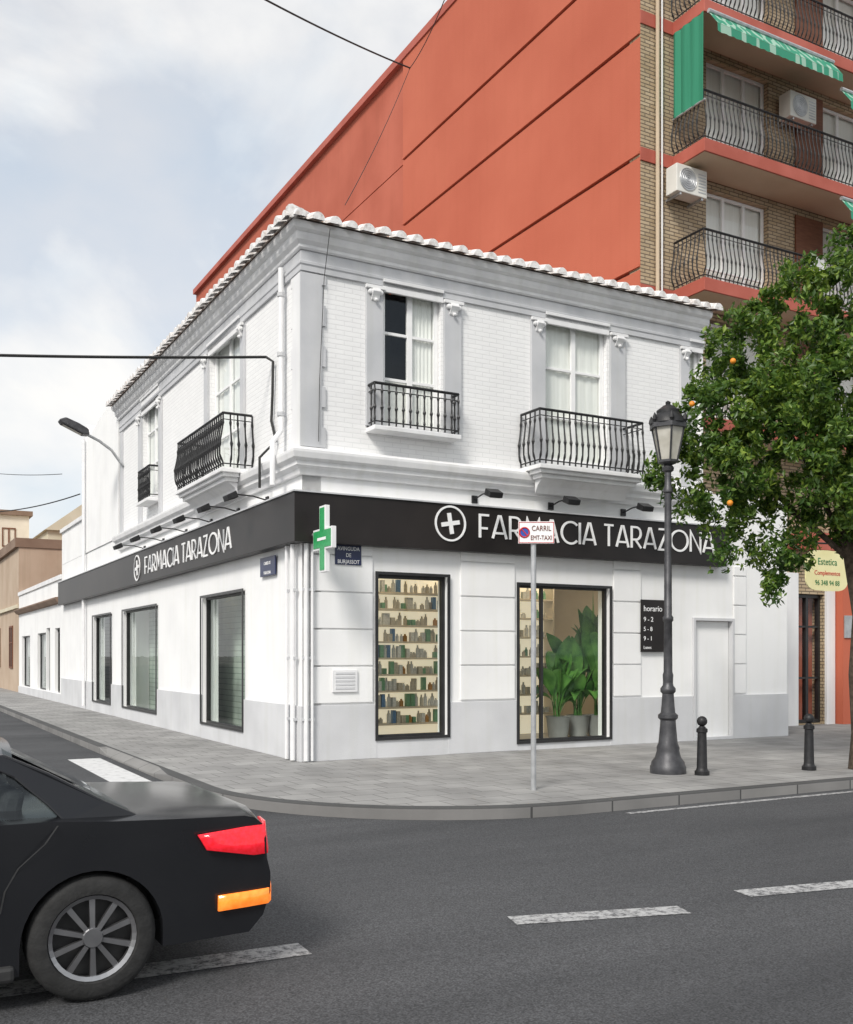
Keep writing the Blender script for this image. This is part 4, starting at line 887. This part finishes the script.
for y in (-.66,.6): cpart('headlight',MB(CF).box(4.0,4.15,y,y+.12,.50,.60),'frost',bevel=.02)
cpart('interior_floor',MB(CF).box(.7,3.0,-.70,.70,.5,.55),'plastic'); cpart('steering_wheel',MB(CF).tube([(2.5+.03*math.sin(q*PI/8),-.36+.17*math.cos(q*PI/8),.88+.17*math.sin(q*PI/8)) for q in range(16)],.015,6,closed=True),'plastic')
for x in (1.25,2.05):
    for y in (-.36,.36):
        st=cpart('seat',MB(CF).prism([(x,.6),(x+.14,.6),(x+.02,1.0),(x-.08,1.0)],y-.22,y+.22,lambda a,q:(q[0],a,q[1])),'seat',bevel=.03); cpart('headrest',MB(CF).box(x-.1,x-.02,y-.11,y+.11,1.005,1.11),'seat',st,bevel=.03)
for x in (xr,xf):
    for sd in (-1,1):
        o=-.86 if sd<0 else .66
        ty_=cpart('tyre',MB(CF).lathe([(.205,.03),(.215,.0),(.27,-.005),(.295,.012),(.305,.04),(.305,.16),(.295,.188),(.27,.205),(.215,.2),(.205,.17)],(x,o,.305),40,axis='d',ring=True),'rub',smooth=True)
        mb=MB(CF); yo=o+.025 if sd<0 else o+.145
        mb.lathe([(.207,-.01),(.212,.03),(.19,.035),(.187,.0)],(x,yo,.305),36,axis='d',ring=True); mb.lathe([(.045,-.006),(.05,.0),(.05,.03),(.01,.03)],(x,yo,.305),16,axis='d')
        for j in range(10):
            q=2*PI*j/10+.3; c_,s_=math.cos(q),math.sin(q); p0=(x+.04*c_,.305+.04*s_); p1=(x+.192*c_,.305+.192*s_); wv=.011
            mb.add([(p0[0]-s_*wv,yo+.002,p0[1]+c_*wv),(p0[0]+s_*wv,yo+.002,p0[1]-c_*wv),(p1[0]+s_*wv*1.3,yo+.006,p1[1]-c_*wv*1.3),(p1[0]-s_*wv*1.3,yo+.006,p1[1]+c_*wv*1.3),
              (p0[0]-s_*wv,yo+.03,p0[1]+c_*wv),(p0[0]+s_*wv,yo+.03,p0[1]-c_*wv),(p1[0]+s_*wv*1.3,yo+.03,p1[1]-c_*wv*1.3),(p1[0]-s_*wv*1.3,yo+.03,p1[1]+c_*wv*1.3)],[(0,1,2,3),(4,5,6,7),(0,1,5,4),(1,2,6,5),(2,3,7,6),(3,0,4,7)])
        cpart('rim',mb,'alloy',ty_)
        cpart('brake_disc',MB(CF).lathe([(.20,.07),(.20,.09),(.01,.09)] if sd<0 else [(.01,-.02),(.2,-.02),(.2,0)],(x,yo-(.0 if sd<0 else .04),.305),24,axis='d'),'plastic',ty_)
for x in (xr,xf): cpart('wheel_arch',MB(CF).box(x-.325,x+.325,-.62,.62,.3,.58),'plastic')
# ================= LIGHT AND CAMERA =================
w=bpy.data.worlds.new('World'); bpy.context.scene.world=w; w.use_nodes=True; nt=w.node_tree; nt.nodes.clear()
out=N(nt,'ShaderNodeOutputWorld'); sky=N(nt,'ShaderNodeTexSky'); sky.sky_type='NISHITA'; sky.sun_disc=False
el,az=R(42),R(205)
sky.sun_elevation=el; sky.sun_rotation=az; sky.air_density=1.0; sky.dust_density=2.0
bg=N(nt,'ShaderNodeBackground'); bg.inputs[1].default_value=.15; nt.links.new(sky.outputs[0],bg.inputs[0])
bc=N(nt,'ShaderNodeBackground'); bc.inputs[1].default_value=1.22
tc=N(nt,'ShaderNodeTexCoord'); mp=N(nt,'ShaderNodeMapping'); mp.inputs['Scale'].default_value=(1.3,1.3,2.0); mp.inputs['Location'].default_value=(.95,.4,.5); nt.links.new(tc.outputs['Generated'],mp.inputs[0])
n1=N(nt,'ShaderNodeTexNoise'); n1.inputs['Scale'].default_value=2.3; n1.inputs['Detail'].default_value=9; n1.inputs['Roughness'].default_value=.52; n1.inputs['Distortion'].default_value=.4; nt.links.new(mp.outputs[0],n1.inputs['Vector'])
r=N(nt,'ShaderNodeValToRGB'); r.color_ramp.elements[0].position=.40; r.color_ramp.elements[1].position=.58; r.color_ramp.elements[0].color=(.62,.62,.62,1); r.color_ramp.elements[1].color=(1,1,1,1); nt.links.new(n1.outputs['Fac'],r.inputs[0])
n2=N(nt,'ShaderNodeTexNoise'); n2.inputs['Scale'].default_value=2.6; n2.inputs['Detail'].default_value=7; nt.links.new(mp.outputs[0],n2.inputs['Vector'])
r2=N(nt,'ShaderNodeValToRGB'); r2.color_ramp.elements[0].position=.35; r2.color_ramp.elements[1].position=.56; r2.color_ramp.elements[0].color=(.66,.725,.78,1); r2.color_ramp.elements[1].color=(.84,.83,.81,1); nt.links.new(n2.outputs['Fac'],r2.inputs[0]); nt.links.new(r2.outputs[0],bc.inputs[0])
mx=N(nt,'ShaderNodeMixShader'); nt.links.new(r.outputs[0],mx.inputs[0]); nt.links.new(bg.outputs[0],mx.inputs[1]); nt.links.new(bc.outputs[0],mx.inputs[2]); nt.links.new(mx.outputs[0],out.inputs[0])
sl=bpy.data.lights.new('sun','SUN'); sl.energy=3.0; sl.angle=R(16); sl.color=(1,.96,.90); so=bpy.data.objects.new('sun',sl); COL.objects.link(so)
d=Vector((math.sin(az)*math.cos(el),math.cos(az)*math.cos(el),math.sin(el))); so.rotation_euler=d.to_track_quat('Z','Y').to_euler(); so.location=(0,-10,30)
cam=bpy.data.cameras.new('camera'); co=bpy.data.objects.new('camera',cam); COL.objects.link(co); co.location=(0,0,H); co.rotation_euler=(PI/2,0,0)
cam.sensor_width=36; cam.lens=F/1024*36; cam.shift_y=(HY-512)/1024; cam.clip_end=4000; cam.clip_start=.05
sc=bpy.context.scene; sc.camera=co; sc.view_settings.view_transform='Standard'; sc.view_settings.look='None'; sc.view_settings.exposure=0
